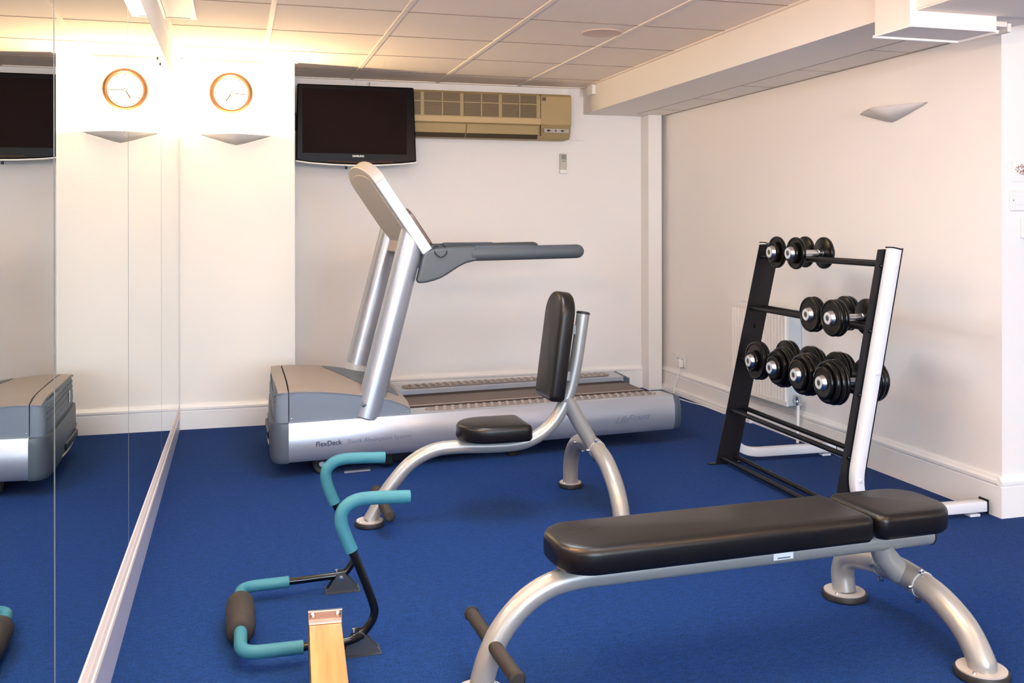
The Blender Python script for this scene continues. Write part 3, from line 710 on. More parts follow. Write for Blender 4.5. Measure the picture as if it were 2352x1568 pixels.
# ================================================================ DUMBBELL RACK
RK = thing('dumbbell_rack', 'black and white dumbbell rack leaning back in front of the right wall', 'rack', (2.325, 3.400, 0), -0.028)
def rk(xw, y, z): return Vector((xw, y, z))
SL = 0.208
pw = 0.118
for y0, s in ((0.012, -1), (1.050, 1)):
    SL = 0.195 if s < 0 else 0.222
    bm = newbm(); prism(bm, [(0.0, 0.006), (pw+0.0, 0.006), (pw+SL*1.118, 1.124), (SL*1.114, 1.120)], 0, 0.006, lambda p, q, t: rk(p, y0+t, q))
    up = obj('upright_plate', bm, M['black'], RK)
    bm = newbm(); box(bm, -0.04, pw+0.02, y0-0.008, y0+0.014, 0, 0.007); obj('base_plate', bm, M['black'], up, bevel=0.002)
    # white bent tube outside the plate
    yt = y0-0.029 if s < 0 else y0+0.035
    path = fillet([(0.058+SL*1.118, yt, 1.122), (0.058+SL*0.085, yt, 0.085), (0.140, yt, 0.0405), (0.70, yt, 0.0405)], 0.16, 8)
    P0 = [Vector(p) for p in path]
    pts = [Vector((0.064+SL*1.118, yt, 1.122)), Vector((0.064+SL*0.20, yt, 0.20))]
    pts = fillet([(0.052+SL*1.118, yt, 1.122), (0.052+SL*0.0405, yt, 0.0405), (0.70, yt, 0.0405)], 0.21, 14)
    bm = newbm(); tube(bm, pts, 0, rect=(0.050, 0.044), up=(1, 0, -0.2)); wt = obj('bent_tube', bm, M['white'], RK, smooth=40)
    bm = newbm(); box(bm, 0.698, 0.706, yt-0.027, yt+0.027, 0.0105, 0.0705); obj('tube_cap', bm, M['black'], wt, bevel=0.002)
    bm = newbm(); box(bm, 0.62, 0.67, yt-0.02, yt+0.02, 0.0, 0.012); obj('foot_pad', bm, M['white'], wt, bevel=0.003)
    bm = newbm(); d = Vector((SL, 0, 1)).normalized(); e = Vector((1, 0, -SL)).normalized()
    c = Vector((0.052+SL*1.118, yt, 1.122))
    prism(bm, [(-0.024, -0.027), (0.024, -0.027), (0.024, 0.027), (-0.024, 0.027)], 0.0, 0.006, lambda p, q, t: c+e*p+Vector((0, q, 0))+d*t); obj('tube_cap', bm, M['black'], wt, bevel=0.002)
    if s < 0:
        for z in (1.055, 0.62, 0.19):
            q = Vector((0.056+SL*z, yt-0.024, z)); bm = newbm(); lathe(bm, [(0, 0.007), (0.006, 0.006), (0.0105, 0.002), (0.0105, -0.001)], q, (0, -1, 0), 18); obj('white_bolt_cap', bm, M['white'], wt)
    for z in (1.052, 0.785, 0.525, 0.272, 0.70):
        if s < 0 and z == 0.70: continue
        q = Vector((0.024+SL*z+(0.04 if s > 0 else 0), y0-0.0005 if True else 0, z)); bm = newbm()
        lathe(bm, [(0, 0.010), (0.006, 0.009), (0.009, 0.003), (0.009, 0)], q, (0, -1, 0), 14); obj('bolt', bm, M['blackg'], up)
for z, dz in ((1.0585, 0.001), (0.7945, 0.001), (0.5335, 0.001), (0.275, 0.006), (0.032, 0.004)):
    for k, dx in enumerate((0.024, 0.096)):
        bm = newbm(); tube(bm, [rk(dx+0.195*z, 0.018, z+dz*k), rk(dx+0.222*z, 1.050, z+dz*k)], 0.0115, 18); obj('shelf_rod', bm, M['black'], RK)

# ================================================================ DUMBBELLS
def dumbbell(name, label, x0, y, z, half, R, kind):
    t = thing(name, label, 'dumbbell', (x0, y, z), 0, 'dumbbells resting on the rack')
    bm = newbm(); tube(bm, [(-half+0.01, 0, 0), (half-0.01, 0, 0)], 0.0150, 22); obj('handle', bm, M['satin'], t)
    for s in (-1, 1):
        ax = (s, 0, 0)
        def disc(R_, a, b, rr=0.006):
            bm = newbm(); lathe(bm, [(0, a), (R_-rr, a), (R_-rr*0.3, a+rr*0.3), (R_, a+rr), (R_, b-rr), (R_-rr*0.3, b-rr*0.3), (R_-rr, b), (R_*0.86, b-0.0005), (R_*0.84, b-0.003), (R_*0.5, b-0.003), (0, b-0.003)], (0, 0, 0), ax, 48)
            return obj('weight_plate', bm, M['plate'], t, smooth=30)
        bm = newbm(); lathe(bm, [(0.0150, half-0.040), (0.0175, half-0.038), (0.0175, half-0.022), (0.0155, half-0.020)], (0, 0, 0), ax, 24); obj('inner_collar', bm, M['chrome'], t)
        if kind == 0:      # light: large thin plate and a smaller one outside
            disc(R, half-0.014, half+0.006, 0.007); disc(R*0.66, half+0.006, half+0.026, 0.008); e = half+0.024
        elif kind == 1:    # two equal plates
            disc(R, half-0.020, half+0.002, 0.008); disc(R*0.99, half+0.002, half+0.024, 0.008); e = half+0.022
        elif kind == 2:    # two large and a small outer
            disc(R, half-0.026, half-0.002, 0.009); disc(R*0.98, half-0.002, half+0.020, 0.009); disc(R*0.55, half+0.020, half+0.038, 0.009); e = half+0.036
        else:              # heavy: stack stepping down outward
            disc(R, half-0.037, half-0.018, 0.009); disc(R*0.99, half-0.018, half+0.004, 0.009); disc(R*(0.93 if kind > 3 else 0.86), half+0.004, half+0.026, 0.010); disc(R*(0.74 if kind > 3 else 0.60), half+0.026, half+0.042, 0.010); e = half+0.040
        bm = newbm(); lathe(bm, [(0.034, e-0.002), (0.035, e), (0.033, e+0.004), (0.029, e+0.012), (0.027, e+0.015), (0.021, e+0.0165), (0, e+0.0165)], (0, 0, 0), ax, 32); cp = obj('end_cap', bm, M['chrome'], t, smooth=30)
        bm = newbm(); lathe(bm, [(0.0255, e+0.0166), (0.0245, e+0.0180), (0.013, e+0.0180), (0.0125, e+0.0168)], (0, 0, 0), ax, 32); obj('end_ring', bm, M['console'], cp, smooth=30)
        bm = newbm(); lathe(bm, [(0.0125, e+0.0170), (0.006, e+0.0172), (0, e+0.0172)], (0, 0, 0), ax, 6); obj('hex_socket', bm, M['darkhex'], cp, smooth=0)
    return t
DB = [
 (2.5985, 4.145, 1.087, 0.083, 0.0780, 0, 'light black dumbbell on top shelf, the one nearer the far upright'),
 (2.5985, 3.985, 1.087, 0.080, 0.0765, 0, 'light black dumbbell on top shelf with its chrome handle showing'),
 (2.5600, 3.770, 0.823, 0.086, 0.0790, 1, 'flat-faced black dumbbell, left one on the second shelf'),
 (2.5580, 3.605, 0.823, 0.084, 0.0800, 1, 'flat-faced black dumbbell on second shelf, half hidden by the white upright'),
 (2.5080, 4.160, 0.562, 0.086, 0.0940, 2, 'black dumbbell at the left end of the full lower row'),
 (2.5080, 3.950, 0.562, 0.092, 0.0940, 3, 'heavy black dumbbell second from left in the lower row'),
 (2.5080, 3.745, 0.562, 0.094, 0.0950, 4, 'heavy black dumbbell third from left in the lower row'),
 (2.5110, 3.545, 0.562, 0.1015, 0.0960, 5, 'heaviest black dumbbell, beside the white upright on the lower row')]
for x0, y, z, hf_, R, k, lab in DB:
    # centre each dumbbell over its pair of rods
    for _ in range(3):
        yl = y-3.4; sl = 0.195+0.027*min(1, max(0, yl/1.05))
        xr = 2.325+0.060+sl*(z-0.0275)+0.028*yl
        y *= xr/x0; x0 = xr
    dumbbell('dumbbell', lab, x0, y, z, hf_, R, k)

# ================================================================ AB TRAINER
AB = thing('ab_trainer', 'teal-padded black tube floor exerciser with two raised hand grips', 'exerciser', (0.0, 3.02, 0))
for s, yb in ((-1, 2.785), (1, 3.276)):
    y = yb-3.02
    hp = [(0.335, 0.045), (0.360, 0.066), (0.380, 0.100), (0.376, 0.140), (0.332, 0.259)]
    up = [(0.332, 0.259), (0.311, 0.299)]
    gr = [(0.316, 0.292), (0.300, 0.333), (0.288, 0.372), (0.290, 0.405), (0.312, 0.428), (0.346, 0.438), (0.400, 0.438), (0.485, 0.434)]
    bm = newbm(); tube(bm, catmull([(a, y, b) for a, b in hp+[(0.312, 0.302), (0.296, 0.345)]], 6), 0.0120, 20); obj('handle_tube', bm, M['blackg'], AB)
    bm = newbm(); P = catmull([(a, y, b) for a, b in gr], 6); tube(bm, P, 0.0190, 24); obj('hand_grip', bm, M['teal'], AB, smooth=50)
    # folded steel foot
    bm = newbm()
    for yy in (-0.020, 0.018):
        prism(bm, [(0.285, 0.001), (0.398, 0.001), (0.347, 0.062), (0.335, 0.064), (0.325, 0.062)], y+yy, y+yy+0.003, lambda p, q, t: Vector((p, t, q)))
    box(bm, 0.285, 0.398, y-0.035, y+0.035, 0, 0.003)
    ft = obj('floor_bracket', bm, M['slate'], AB)
    bm = newbm(); lathe(bm, [(0, 0.006), (0.007, 0.005), (0.009, 0)], (0.336, y-0.020, 0.046), (0, -1, 0), 12); obj('bolt', bm, M['chrome'], ft)
    bm = newbm(); lathe(bm, [(0, 0.012), (0.005, 0.011), (0.006, 0)], (0.322, y+0.0, 0.058), (0, 0, 1), 10); obj('bolt', bm, M['chrome'], ft)
y0, y1 = 2.745-3.02, 3.262-3.02
lp = fillet([(0.345, 2.775-3.02, 0.050), (0.30, y0, 0.050), (0.010, y0+0.004, 0.050), (0.010, y1-0.010, 0.050), (0.167, y1, 0.050), (0.345, 3.276-3.02, 0.050)], 0.055, 8)
bm = newbm(); tube(bm, lp, 0.0115, 18); obj('floor_loop_tube', bm, M['blackg'], AB)
# teal sleeves on the loop
def sub(a, b):
    return fillet(a, 0.055, 8)
bm = newbm(); tube(bm, fillet([(0.165, y1-0.001, 0.050), (0.010, y1-0.010, 0.050), (0.010, 0.08, 0.050)], 0.055, 8), 0.0185, 24); obj('foam_sleeve', bm, M['teal'], AB, smooth=50)
bm = newbm(); tube(bm, fillet([(0.178, y0+0.001, 0.050), (0.010, y0+0.004, 0.050), (0.010, -0.12, 0.050)], 0.055, 8), 0.0185, 24); obj('foam_sleeve', bm, M['teal'], AB, smooth=50)
bm = newbm(); lathe(bm, [(0.018, -0.118), (0.034, -0.116), (0.041, -0.106), (0.043, -0.06), (0.043, 0.06), (0.041, 0.103), (0.034, 0.113), (0.018, 0.115)], (0.010, 0.0-0.005, 0.048), (0, 1, 0), 32); obj('foam_roller', bm, M['grip'], AB, smooth=50)

# ================================================================ WOODEN RAIL (front left, runs out of frame)
RB = thing('wooden_rail', 'pale wooden exercise rail with a metal end plate entering at the bottom edge', 'rail', (0.228, 2.625, 0), math.radians(-3.25))
bm = newbm(); box(bm, -0.0425, 0.0425, -1.75, 0, 0.100, 0.160); obj('wooden_beam', bm, M['wood'], RB, bevel=0.002)
bm = newbm(); box(bm, -0.0455, -0.0427, -1.75, 0.002, 0.105, 0.150); obj('side_strip', bm, M['black'], RB)
bm = newbm(); box(bm, -0.0435, 0.0435, -0.012, 0.002, 0.1605, 0.1645); ep = obj('end_strip', bm, M['chrome'], RB, bevel=0.0015)
bm = newbm(); box(bm, -0.0455, 0.0455, 0.002, 0.007, 0.098, 0.190); ep = obj('end_plate', bm, mat('warm_steel', (0.30, 0.22, 0.18), 0.3, metal=0.8), RB, bevel=0.0015)
bm = newbm(); box(bm, -0.0455, 0.0455, 0.0015, 0.012, 0.1885, 0.1915); obj('top_lip', bm, M['chrome'], ep, bevel=0.001)
for s_ in (-0.033, 0.033):
    bm = newbm(); lathe(bm, [(0, 0.006), (0.005, 0.005), (0.0075, 0)], (s_, 0.002, 0.181), (0, -1, 0), 12); obj('bolt', bm, M['chrome'], ep)
for yy in (-0.55, -1.6):
    bm = newbm(); box(bm, -0.03, 0.03, yy-0.02, yy+0.02, 0.0, 0.10); box(bm, -0.16, 0.16, yy-0.025, yy+0.025, 0.0, 0.02); obj('support_leg', bm, M['black'], RB, bevel=0.003)

# ================================================================ TELEVISION
TV = thing('mounted_television', 'black flat television mounted in the recess above the treadmill', 'television', (0.770, 6.412, 1.622))
def tvq(x, z): return Vector((x, 0, z))
bm = newbm()
o = [(-0.396, 0.022), (-0.30, 0.010), (-0.15, 0.002), (0, 0.0), (0.15, 0.003), (0.30, 0.013), (0.396, 0.026), (0.378, 0.522), (-0.386, 0.522)]
prism(bm, o, 0.0, 0.07, lambda p, q, t: Vector((p, t, q))); fr = obj('bezel', bm, M['tvblack'], TV, bevel=0.008, seg=3)
bm = newbm(); box(bm, -0.355, 0.330, -0.003, 0.001, 0.072, 0.492); obj('screen', bm, M['screen'], fr)
bm = newbm(); tube(bm, [(-0.398, 0.004, 0.018), (-0.30, 0.002, 0.006), (-0.15, 0.0, -0.003), (0, 0, -0.006), (0.15, 0.0, -0.002), (0.30, 0.002, 0.008), (0.398, 0.004, 0.020)], 0.0052, 10); obj('silver_lip', bm, M['white_pl'], fr)
bm = newbm(); tube(bm, [(-0.20, 0.0, 0.020), (0, -0.001, 0.014), (0.24, 0.0, 0.022)], 0.0028, 8); obj('trim_line', bm, M['clockrim'], fr)
text_obj('maker_badge', 'SAMSUNG', 0.0175, M['white_pl'], frame((-0.032, -0.003, 0.050), (1, 0, 0), (0, 0, 1), (0, -1, 0)), fr, extrude=0.0006, sx=0.95, off=0.0004)
bm = newbm(); box(bm, -0.420, 0.10, 0.0695, 0.0765, 0.22, 0.34); obj('wall_bracket', bm, M['black'], TV)
bm = newbm(); lathe(bm, [(0, 0), (0.008, 0), (0.008, 0.02), (0, 0.02)], (-0.07, 0.03, -0.010), (0, 0, -1), 10); obj('sensor', bm, M['black'], TV)

# ================================================================ AIR CONDITIONER
AC = thing('air_conditioner', 'long cream wall air conditioner to the right of the television', 'air conditioner', (0.930, 6.50, 1.831))
W, Hh, D = 1.372, 0.318, 0.20
bm = newbm(); prism(bm, [(0, 0.10), (0.0, 0.300), (0.02, 0.318), (D, 0.318), (D, 0.0), (0.055, 0.0), (0.03, 0.02), (0.012, 0.09)], 0, W, lambda p, q, t: Vector((t, p, q))); cs = obj('casing', bm, M['ac'], AC, bevel=0.006, seg=3, smooth=40)
gx = [(0.0+0.03+i*0.276, 0.03+i*0.276+0.250) for i in range(4)]
for k, (a, b) in enumerate(gx):
    b = min(b, 1.128)
    bm = newbm(); box(bm, a, b, -0.003, 0.004, 0.146, 0.300); g = obj('grille', bm, M['acdark'], cs)
    bm = newbm()
    for j in range(15):
        z = 0.151+j*0.0099; box(bm, a, b, -0.0075, -0.003, z, z+0.0040)
    obj('louvres', bm, mat('louvre_slat', (0.22, 0.165, 0.085), 0.6), g)
    bm = newbm(); box(bm, (a+b)/2-0.004, (a+b)/2+0.004, -0.009, -0.003, 0.146, 0.300); box(bm, a, b, -0.009, -0.003, 0.236, 0.242); obj('grille_bar', bm, M['ac'], g)
bm = newbm(); box(bm, 0.02, 1.14, -0.010, 0.004, 0.098, 0.140); obj('front_ledge', bm, mat('ac_lit_ledge', (0.46, 0.34, 0.17), 0.5), cs, bevel=0.004)  # casing plastic painted lighter here, as if lit from below
for a, b in ((0.02, 0.598), (0.606, 1.125)):
    bm = newbm(); prism(bm, [(0.004, 0.088), (0.010, 0.088), (0.030, 0.028), (0.022, 0.028)], a, b, lambda p, q, t: Vector((t, p-0.004, q))); obj('air_flap', bm, M['ac'], cs, bevel=0.001)
    bm = newbm(); prism(bm, [(0.018, 0.030), (0.03, 0.030), (0.06, -0.001), (0.040, -0.001)], a, b, lambda p, q, t: Vector((t, p, q))); obj('air_outlet', bm, M['acslot'], cs)
bm = newbm(); box(bm, 1.138, 1.141, -0.004, 0.01, 0.02, 0.31); obj('panel_joint', bm, M['acslot'], cs)
bm = newbm(); box(bm, 1.165, 1.350, -0.001, 0.012, 0.043, 0.072)
obj('display_panel', bm, M['acgrey'], cs, bevel=0.001)
bm = newbm(); box(bm, 1.188, 1.210, -0.003, 0.0, 0.052, 0.064); obj('indicator', bm, M['black'], cs)
bm = newbm(); box(bm, 1.247, 1.256, -0.003, 0.0, 0.052, 0.064); box(bm, 1.290, 1.312, -0.003, 0.0, 0.052, 0.063); obj('button', bm, M['acslot'], cs)
bm = newbm(); box(bm, 1.152, 1.178, -0.004, 0.001, 0.268, 0.292); obj('maker_mark', bm, M['acdark'], cs)
bm = newbm(); box(bm, 0.8, 2.470, YB-0.012, YB-0.001, 1.842, HC-0.003); struct('trim_6', bm, M['wall'])
bm = newbm(); box(bm, 0.885, 2.325, YB-0.075, YB-0.013, 2.165, 2.205); struct('trim_7', bm, M['wall'])

# remote control in its wall cradle
t = thing('mounted_remote_control', 'small cream remote control with grey screen in a wall cradle', 'remote', (2.306, YB-0.001, 1.597))
bm = newbm(); box(bm, -0.030, 0.030, -0.026, 0, 0.0, 0.028); obj('cradle', bm, M['white_pl'], t, bevel=0.004)
bm = newbm(); box(bm, -0.026, 0.026, -0.021, -0.003, 0.01, 0.146); r_ = obj('handset', bm, M['cream_pl'], t, bevel=0.004)
bm = newbm(); box(bm, -0.018, 0.018, -0.0225, -0.021, 0.103, 0.138); obj('remote_screen', bm, M['lcd'], r_)
bm = newbm(); box(bm, -0.014, 0.014, -0.0235, -0.021, 0.086, 0.094); obj('button', bm, M['lcd'], r_)

# ================================================================ CLOCK
t = thing('wall_clock', 'round wood-rimmed wall clock on the pillar above its light', 'clock', (-0.028, YP-0.001, 2.022))
bm = newbm(); lathe(bm, [(0.118, 0), (0.124, 0.004), (0.126, 0.022), (0.121, 0.032), (0.110, 0.035), (0.1015, 0.028), (0.1005, 0.012)], (0, 0, 0), (0, -1, 0), 64); obj('rim', bm, M['clockrim'], t)
bm = newbm(); lathe(bm, [(0.110, 0.0), (0.110, 0.012), (0, 0.012)], (0, 0, 0), (0, -1, 0), 64); fc = obj('dial', bm, M['face'], t)
bm = newbm()
for k in range(12):
    a = PI/6*k; L = 0.012
    m_ = Matrix.Rotation(a, 4, 'Y'); box(bm, -0.0015, 0.0015, -0.0128, -0.0118, 0.085, 0.085+L, m_)
obj('hour_marks', bm, M['hand'], fc)
for ang, L, w in ((math.radians(212), 0.055, 0.003), (math.radians(92), 0.080, 0.002)):
    bm = newbm(); m_ = Matrix.Rotation(ang, 4, 'Y'); box(bm, -w, w, -0.0175, -0.0155, -0.012, L, m_); obj('clock_hand', bm, M['hand'], t)
bm = newbm(); lathe(bm, [(0.005, 0.012), (0.005, 0.020), (0, 0.021)], (0, 0, 0), (0, -1, 0), 14); obj('hub', bm, M['satin'], t)

# ================================================================ WALL LIGHTS
def sconce(name, label, loc, rz, w, dep, h):
    t = thing(name, label, 'wall light', loc, rz, 'wedge-shaped wall lights')
    # local: +x along wall, -y out of the wall; folded plaster wedge open at the top
    n = 14; bm = newbm(); top = []
    for k in range(n+1):
        s = k/n; x = (s-0.5)*w; y = -dep*(1-abs(2*s-1)**1.25)
        top.append(bm.verts.new((x, y, h)))
    bot = []
    for k in range(n+1):
        s = k/n; x = (s-0.5)*w; ar = 1-abs(2*s-1)**1.15
        bot.append(bm.verts.new((x, -0.001, h-h*ar)))
    for k in range(n): bm.faces.new((top[k], top[k+1], bot[k+1], bot[k]))
    bmesh.ops.remove_doubles(bm, verts=bm.verts, dist=1e-5)
    o = obj('lamp_shade', bm, M['shade'], t, smooth=25)
    md = o.modifiers.new('thick', 'SOLIDIFY'); md.thickness = 0.004; md.offset = -1
    bm = newbm(); prism(bm, [(-0.006, -dep*0.93), (0.006, -dep*0.93), (0.002, -dep*0.55)], h*0.45, h*0.60, lambda p, q, t_: Vector((p, q*1.0, t_))); 
    bm.free()
    bm = newbm(); box(bm, -0.05, 0.05, -0.02, 0, h*0.35, h*0.8); obj('lamp_holder', bm, M['white_pl'], t)
    return t
sconce('wall_light', 'lit wedge-shaped wall light on the pillar below the clock', (0.0, YP-0.001, 1.713), 0, 0.42, 0.115, 0.060)
sconce('wall_light', 'unlit wedge-shaped wall light high on the right wall', (XR-0.001, 4.01, 1.722), -PI/2, 0.50, 0.115, 0.066)

# ================================================================ RADIATOR
t = thing('radiator', 'white ribbed panel radiator low on the right wall behind the dumbbell rack', 'radiator', (2.975, 4.797, 0.196))
L = 0.628; Hr = 0.548
bm = newbm()
nr_ = 19; step = L/nr_; pr = []
for k in range(nr_):
    a = k*step; pr += [(a, 0.010), (a+step*0.34, 0.010), (a+step*0.48, 0.0), (a+step*0.86, 0.0)]
pr += [(L, 0.010), (L, 0.014), (0, 0.014)]
prism(bm, pr, 0.03, Hr-0.03, lambda p, q, t_: Vector((q, p, t_))); pn = obj('ribbed_panel', bm, M['rad'], t, smooth=20)
for z0, z1 in ((0, 0.03), (Hr-0.03, Hr)):
    bm = newbm(); box(bm, 0.001, 0.014, 0, L, z0, z1); obj('rail', bm, M['rad'], t, bevel=0.003)
bm = newbm(); box(bm, 0.014, 0.058, 0.01, L-0.01, Hr-0.012, Hr-0.004); obj('top_grille', bm, M['rad'], t, bevel=0.003)
for y_ in (0.002, L-0.010):
    bm = newbm(); box(bm, 0.012, 0.098, y_, y_+0.008, 0.004, Hr-0.002); obj('side_panel', bm, M['radside'], t)
bm = newbm(); lathe(bm, [(0.011, 0), (0.011, 0.02), (0.015, 0.022), (0.015, 0.05), (0.009, 0.052), (0, 0.055)], (0.05, 0.0, 0.035), (0, -1, 0), 18); lathe(bm, [(0.012, -0.02), (0.015, 0.0), (0.015, 0.03), (0.008, 0.036), (0, 0.036)], (0.05, -0.04, 0.035), (0, 0, 1), 18); v_ = obj('valve', bm, M['chrome'], t)
bm = newbm(); tube(bm, [(0.05, -0.04, 0.02), (0.046, -0.040, -0.196)], 0.0085, 14); obj('pipe', bm, M['gloss_white'], t)
bm = newbm(); lathe(bm, [(0.006, 0), (0.009, 0.01), (0.009, 0.018), (0, 0.02)], (0.03, 0.33, Hr-0.005), (0, 0, 1), 12); obj('bleed_valve', bm, M['gloss_white'], t)

# ================================================================ SOCKET, PLUG, SWITCHES
def plate(name, label, cat, o, ux, nx, w, h, m=M['white_pl'], group=None):
    """plate on a wall; ux: horizontal axis, nx: outward normal, o: centre"""
    t = thing(name, label, cat, o, 0, group); ux = Vector(ux); nx = Vector(nx); zz = Vector((0, 0, 1))
    mt = frame((0, 0, 0), ux, zz, nx)
    bm = newbm(); box(bm, -w/2, w/2, -h/2, h/2, 0, 0.010, mt); obj('face_plate', bm, m, t, bevel=0.003)
    return t, mt
t, mt = plate('power_socket', 'white double power socket low on the right wall near the corner', 'socket', (XR-0.001, 6.336, 0.246), (0, -1, 0), (-1, 0, 0), 0.150, 0.088)
for s in (-0.035, 0.035):
    bm = newbm(); box(bm, s-0.004, s+0.004, 0.006, 0.016, 0.010, 0.0108, mt); box(bm, s-0.013, s-0.006, -0.016, -0.010, 0.010, 0.0108, mt); box(bm, s+0.006, s+0.013, -0.016, -0.010, 0.010, 0.0108, mt); obj('pin_slots', bm, M['darkhex'], t)
    bm = newbm(); box(bm, s-0.006, s+0.006, 0.022, 0.036, 0.010, 0.014, mt); obj('rocker_switch', bm, M['white_pl'], t, bevel=0.001)
t = thing('power_plug', 'white plug in the wall socket with pale cable trailing down to the carpet', 'plug', (XR-0.012, 6.300, 0.232))
bm = newbm(); box(bm, -0.034, -0.001, -0.024, 0.024, -0.026, 0.024); obj('plug_body', bm, M['white_pl'], t, bevel=0.006, seg=3)
bm = newbm(); tube(bm, catmull([(-0.020, 0, -0.022), (-0.022, 0.002, -0.06), (-0.03, 0.02, -0.11), (-0.04, 0.04, -0.17), (-0.05, 0.03, -0.215), (-0.075, -0.03, -0.228), (-0.085, -0.14, -0.228), (-0.07, -0.28, -0.228), (-0.045, -0.42, -0.228), (-0.042, -0.7, -0.228)], 6), 0.0035, 8); obj('cable', bm, M['white_pl'], t)
t, mt = plate('light_switch', 'white double switch plate on the right edge wall, under the tree picture', 'switch', (3.187, YN-0.001, 1.323), (1, 0, 0), (0, -1, 0), 0.146, 0.086)
for s in (-0.035, 0.035):
    bm = newbm(); box(bm, s-0.016, s+0.016, -0.020, 0.020, 0.010, 0.013, mt); obj('rocker', bm, M['white_pl'], t, bevel=0.001)
    bm = newbm(); box(bm, s-0.028, s-0.025, -0.003, 0.003, 0.0095, 0.011, mt); obj('screw', bm, M['darkhex'], t)
t, mt = plate('light_switch', 'white single switch plate lowest on the wall at the right edge', 'switch', (3.213, YN-0.001, 1.208), (1, 0, 0), (0, -1, 0), 0.086, 0.086)
bm = newbm(); box(bm, -0.014, 0.014, -0.014, 0.014, 0.010, 0.013, mt); obj('rocker', bm, M['white_pl'], t, bevel=0.001)
t = thing('tree_picture', 'small pale card with a copper tree print above the switches', 'picture', (3.19, YN-0.001, 1.445))
bm = newbm(); box(bm, -0.064, 0.064, -0.004, 0, -0.042, 0.042); pc = obj('card', bm, M['white_pl'], t)
rnd = random.Random(3); bm = newbm()
for k in range(80):
    a = rnd.uniform(0, 2*PI); r0 = math.sqrt(rnd.random()); x = 0.048*r0*math.cos(a); z = 0.008+0.022*r0*math.sin(a)
    lathe(bm, [(0, 0.0052), (0.0024, 0.005), (0.0024, 0.0038)], (x, 0, z), (0, -1, 0), 6)
box(bm, -0.003, 0.003, -0.005, -0.0038, -0.034, -0.008); obj('tree_print', bm, M['copper'], pc)

# ================================================================ CEILING ITEMS
t = thing('ceiling_speaker', 'round tan speaker grille set in a ceiling tile', 'speaker', (1.845, 4.735, HC+0.006))
bm = newbm(); lathe(bm, [(0, 0.004), (0.088, 0.004), (0.095, 0.006), (0.104, 0.004), (0.106, 0)], (0, 0, 0), (0, 0, -1), 48); obj('grille', bm, M['speaker'], t)
t = thing('ceiling_light_panel', 'white framed ceiling light panel beside the mirror top, switched off', 'light panel', (XM+0.012, 4.28, HC))
bm = newbm(); box(bm, 0.0, 0.135, 0.0, 0.62, -0.010, 0.0); fr = obj('frame', bm, M['gloss_white'], t, bevel=0.003)
bm = newbm(); box(bm, 0.0, 0.103, 0.02, 0.578, -0.0115, -0.009); obj('diffuser', bm, M['white_pl'], fr)
bm = newbm(); box(bm, 0.0, 0.105, 0.578, 0.584, -0.013, -0.009); obj('dark_gap', bm, M['darkhex'], fr)
t = thing('motion_detector', 'small white alarm detector box at the far end of the ceiling beam', 'detector', (BX-0.001, 6.50, 2.150))
bm = newbm(); box(bm, -0.030, 0, -0.07, 0.04, 0, 0.070); obj('casing', bm, M['white_pl'], t, bevel=0.006, seg=3)

# ================================================================ LIGHTS
def area(name, loc, rot, sx, sy, power, col, spread=PI):
    l = bpy.data.lights.new(name, 'AREA'); l.shape = 'RECTANGLE'; l.size = sx; l.size_y = sy; l.energy = power; l.color = col; l.spread = spread
    o = bpy.data.objects.new(name, l); C.objects.link(o); o.location = loc; o.rotation_euler = rot; return o
def point(name, loc, power, col, r=0.03):
    l = bpy.data.lights.new(name, 'POINT'); l.energy = power; l.color = col; l.shadow_soft_size = r
    o = bpy.data.objects.new(name, l); C.objects.link(o); o.location = loc; return o
WARM = (1.0, 0.72, 0.40)
point('sconce_bulb', (0.0, YP-0.062, 1.775), 36, WARM, 0.022)
# daylight through the window behind the camera
area('window_daylight', ((WX0+WX1)/2, YF-0.05, (WZ0+WZ1)/2), (PI/2, 0, 0), WX1-WX0-0.1, WZ1-WZ0-0.1, 155, (0.56, 0.79, 1.0))
# unseen wall lights behind and right of camera; last one added to brighten ceiling
W2 = (1.0, 0.60, 0.30)
for x_, y_, p_ in ((0.6, YF+0.10, 50), (3.0, YF+0.10, 30), (XE-0.10, -1.2, 30), (-0.20, -1.4, 70), (-0.20, 2.4, 60)):
    area('unseen_uplight', (x_, y_, 1.80), (PI, 0, 0), 0.14, 0.14, p_, W2, 2.3)
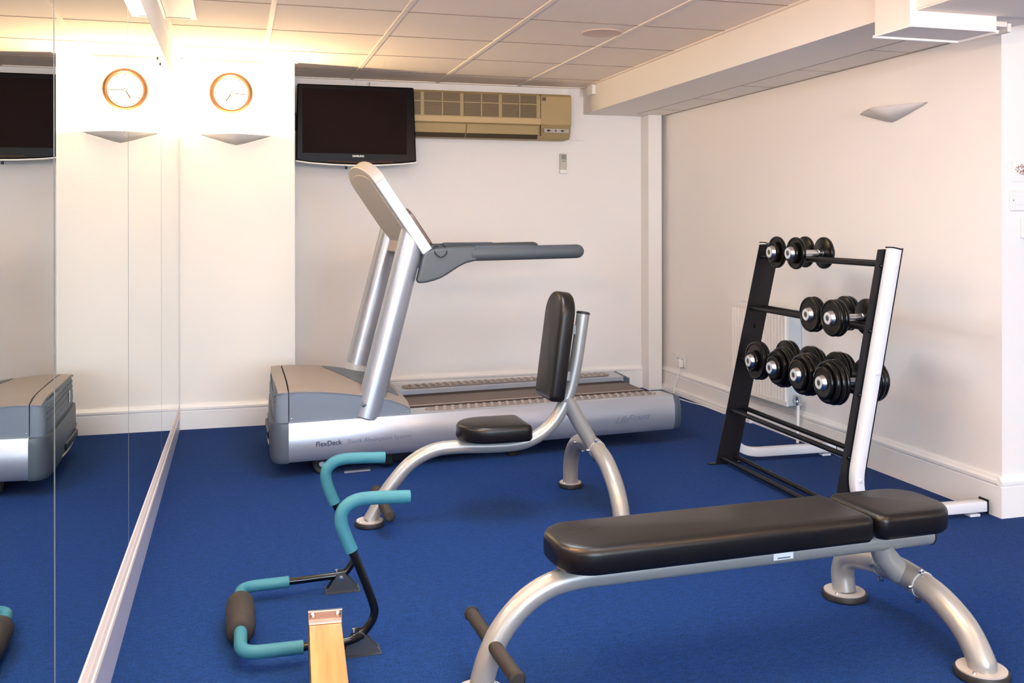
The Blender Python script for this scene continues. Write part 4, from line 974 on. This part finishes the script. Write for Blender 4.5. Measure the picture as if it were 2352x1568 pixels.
# two added uplights, tilted forward to warm the ceiling and upper walls
for p0, dr, p_ in (((-0.20, 1.0, 1.72), (0.35, 0.62, 0.70), 26), ((2.30, 0.6, 1.72), (-0.10, 0.66, 0.70), 24)):
    q_ = Vector(dr).to_track_quat('-Z', 'Y')
    area('unseen_uplight', p0, q_.to_euler(), 0.14, 0.14, p_, (1.0, 0.62, 0.34), 2.2)
# soft fill panels added below the ceiling out of view, evening out the light
area('ceiling_fill', (1.5, -0.9, HC-0.02), (0, 0, 0), 1.2, 1.2, 20, (1.0, 0.95, 0.90))
area('ceiling_fill', (1.2, 2.0, HC-0.02), (0, 0, 0), 0.6, 1.2, 14, (0.88, 0.94, 1.0))
area('ceiling_fill', (0.85, 3.65, HC-0.02), (0, 0, 0), 0.6, 0.9, 22, (0.88, 0.94, 1.0))
w = bpy.data.worlds.new('sky'); bpy.context.scene.world = w; w.use_nodes = True
w.node_tree.nodes['Background'].inputs[0].default_value = (0.75, 0.86, 1, 1); w.node_tree.nodes['Background'].inputs[1].default_value = 1.0

# ================================================================ CAMERA
YAW, ROLL, FPX, CY = 0.2784, -0.0016, 2216.4, 514.75
cam = bpy.data.cameras.new('camera'); co = bpy.data.objects.new('camera', cam); C.objects.link(co)
cy_, sy_ = math.cos(YAW), math.sin(YAW)
f = Vector((sy_, cy_, 0)); r = Vector((cy_, -sy_, 0)); u = Vector((0, 0, 1))
R = r*math.cos(ROLL)+u*math.sin(ROLL); U = -r*math.sin(ROLL)+u*math.cos(ROLL)
co.matrix_world = frame((0, 0, CH), R, U, -f)
cam.sensor_fit = 'HORIZONTAL'; cam.sensor_width = 36; cam.lens = FPX/2352*36
cam.shift_y = -(784-CY)/2352; cam.clip_start = 0.05
sc_ = bpy.context.scene; sc_.camera = co
sc_.view_settings.view_transform = 'Standard'; sc_.view_settings.look = 'None'; sc_.view_settings.gamma = 1; sc_.view_settings.use_curve_mapping = False
sc_.view_settings.exposure = 0.76
sc_.cycles.use_denoising = True
sc_.cycles.max_bounces = 10; sc_.cycles.diffuse_bounces = 6
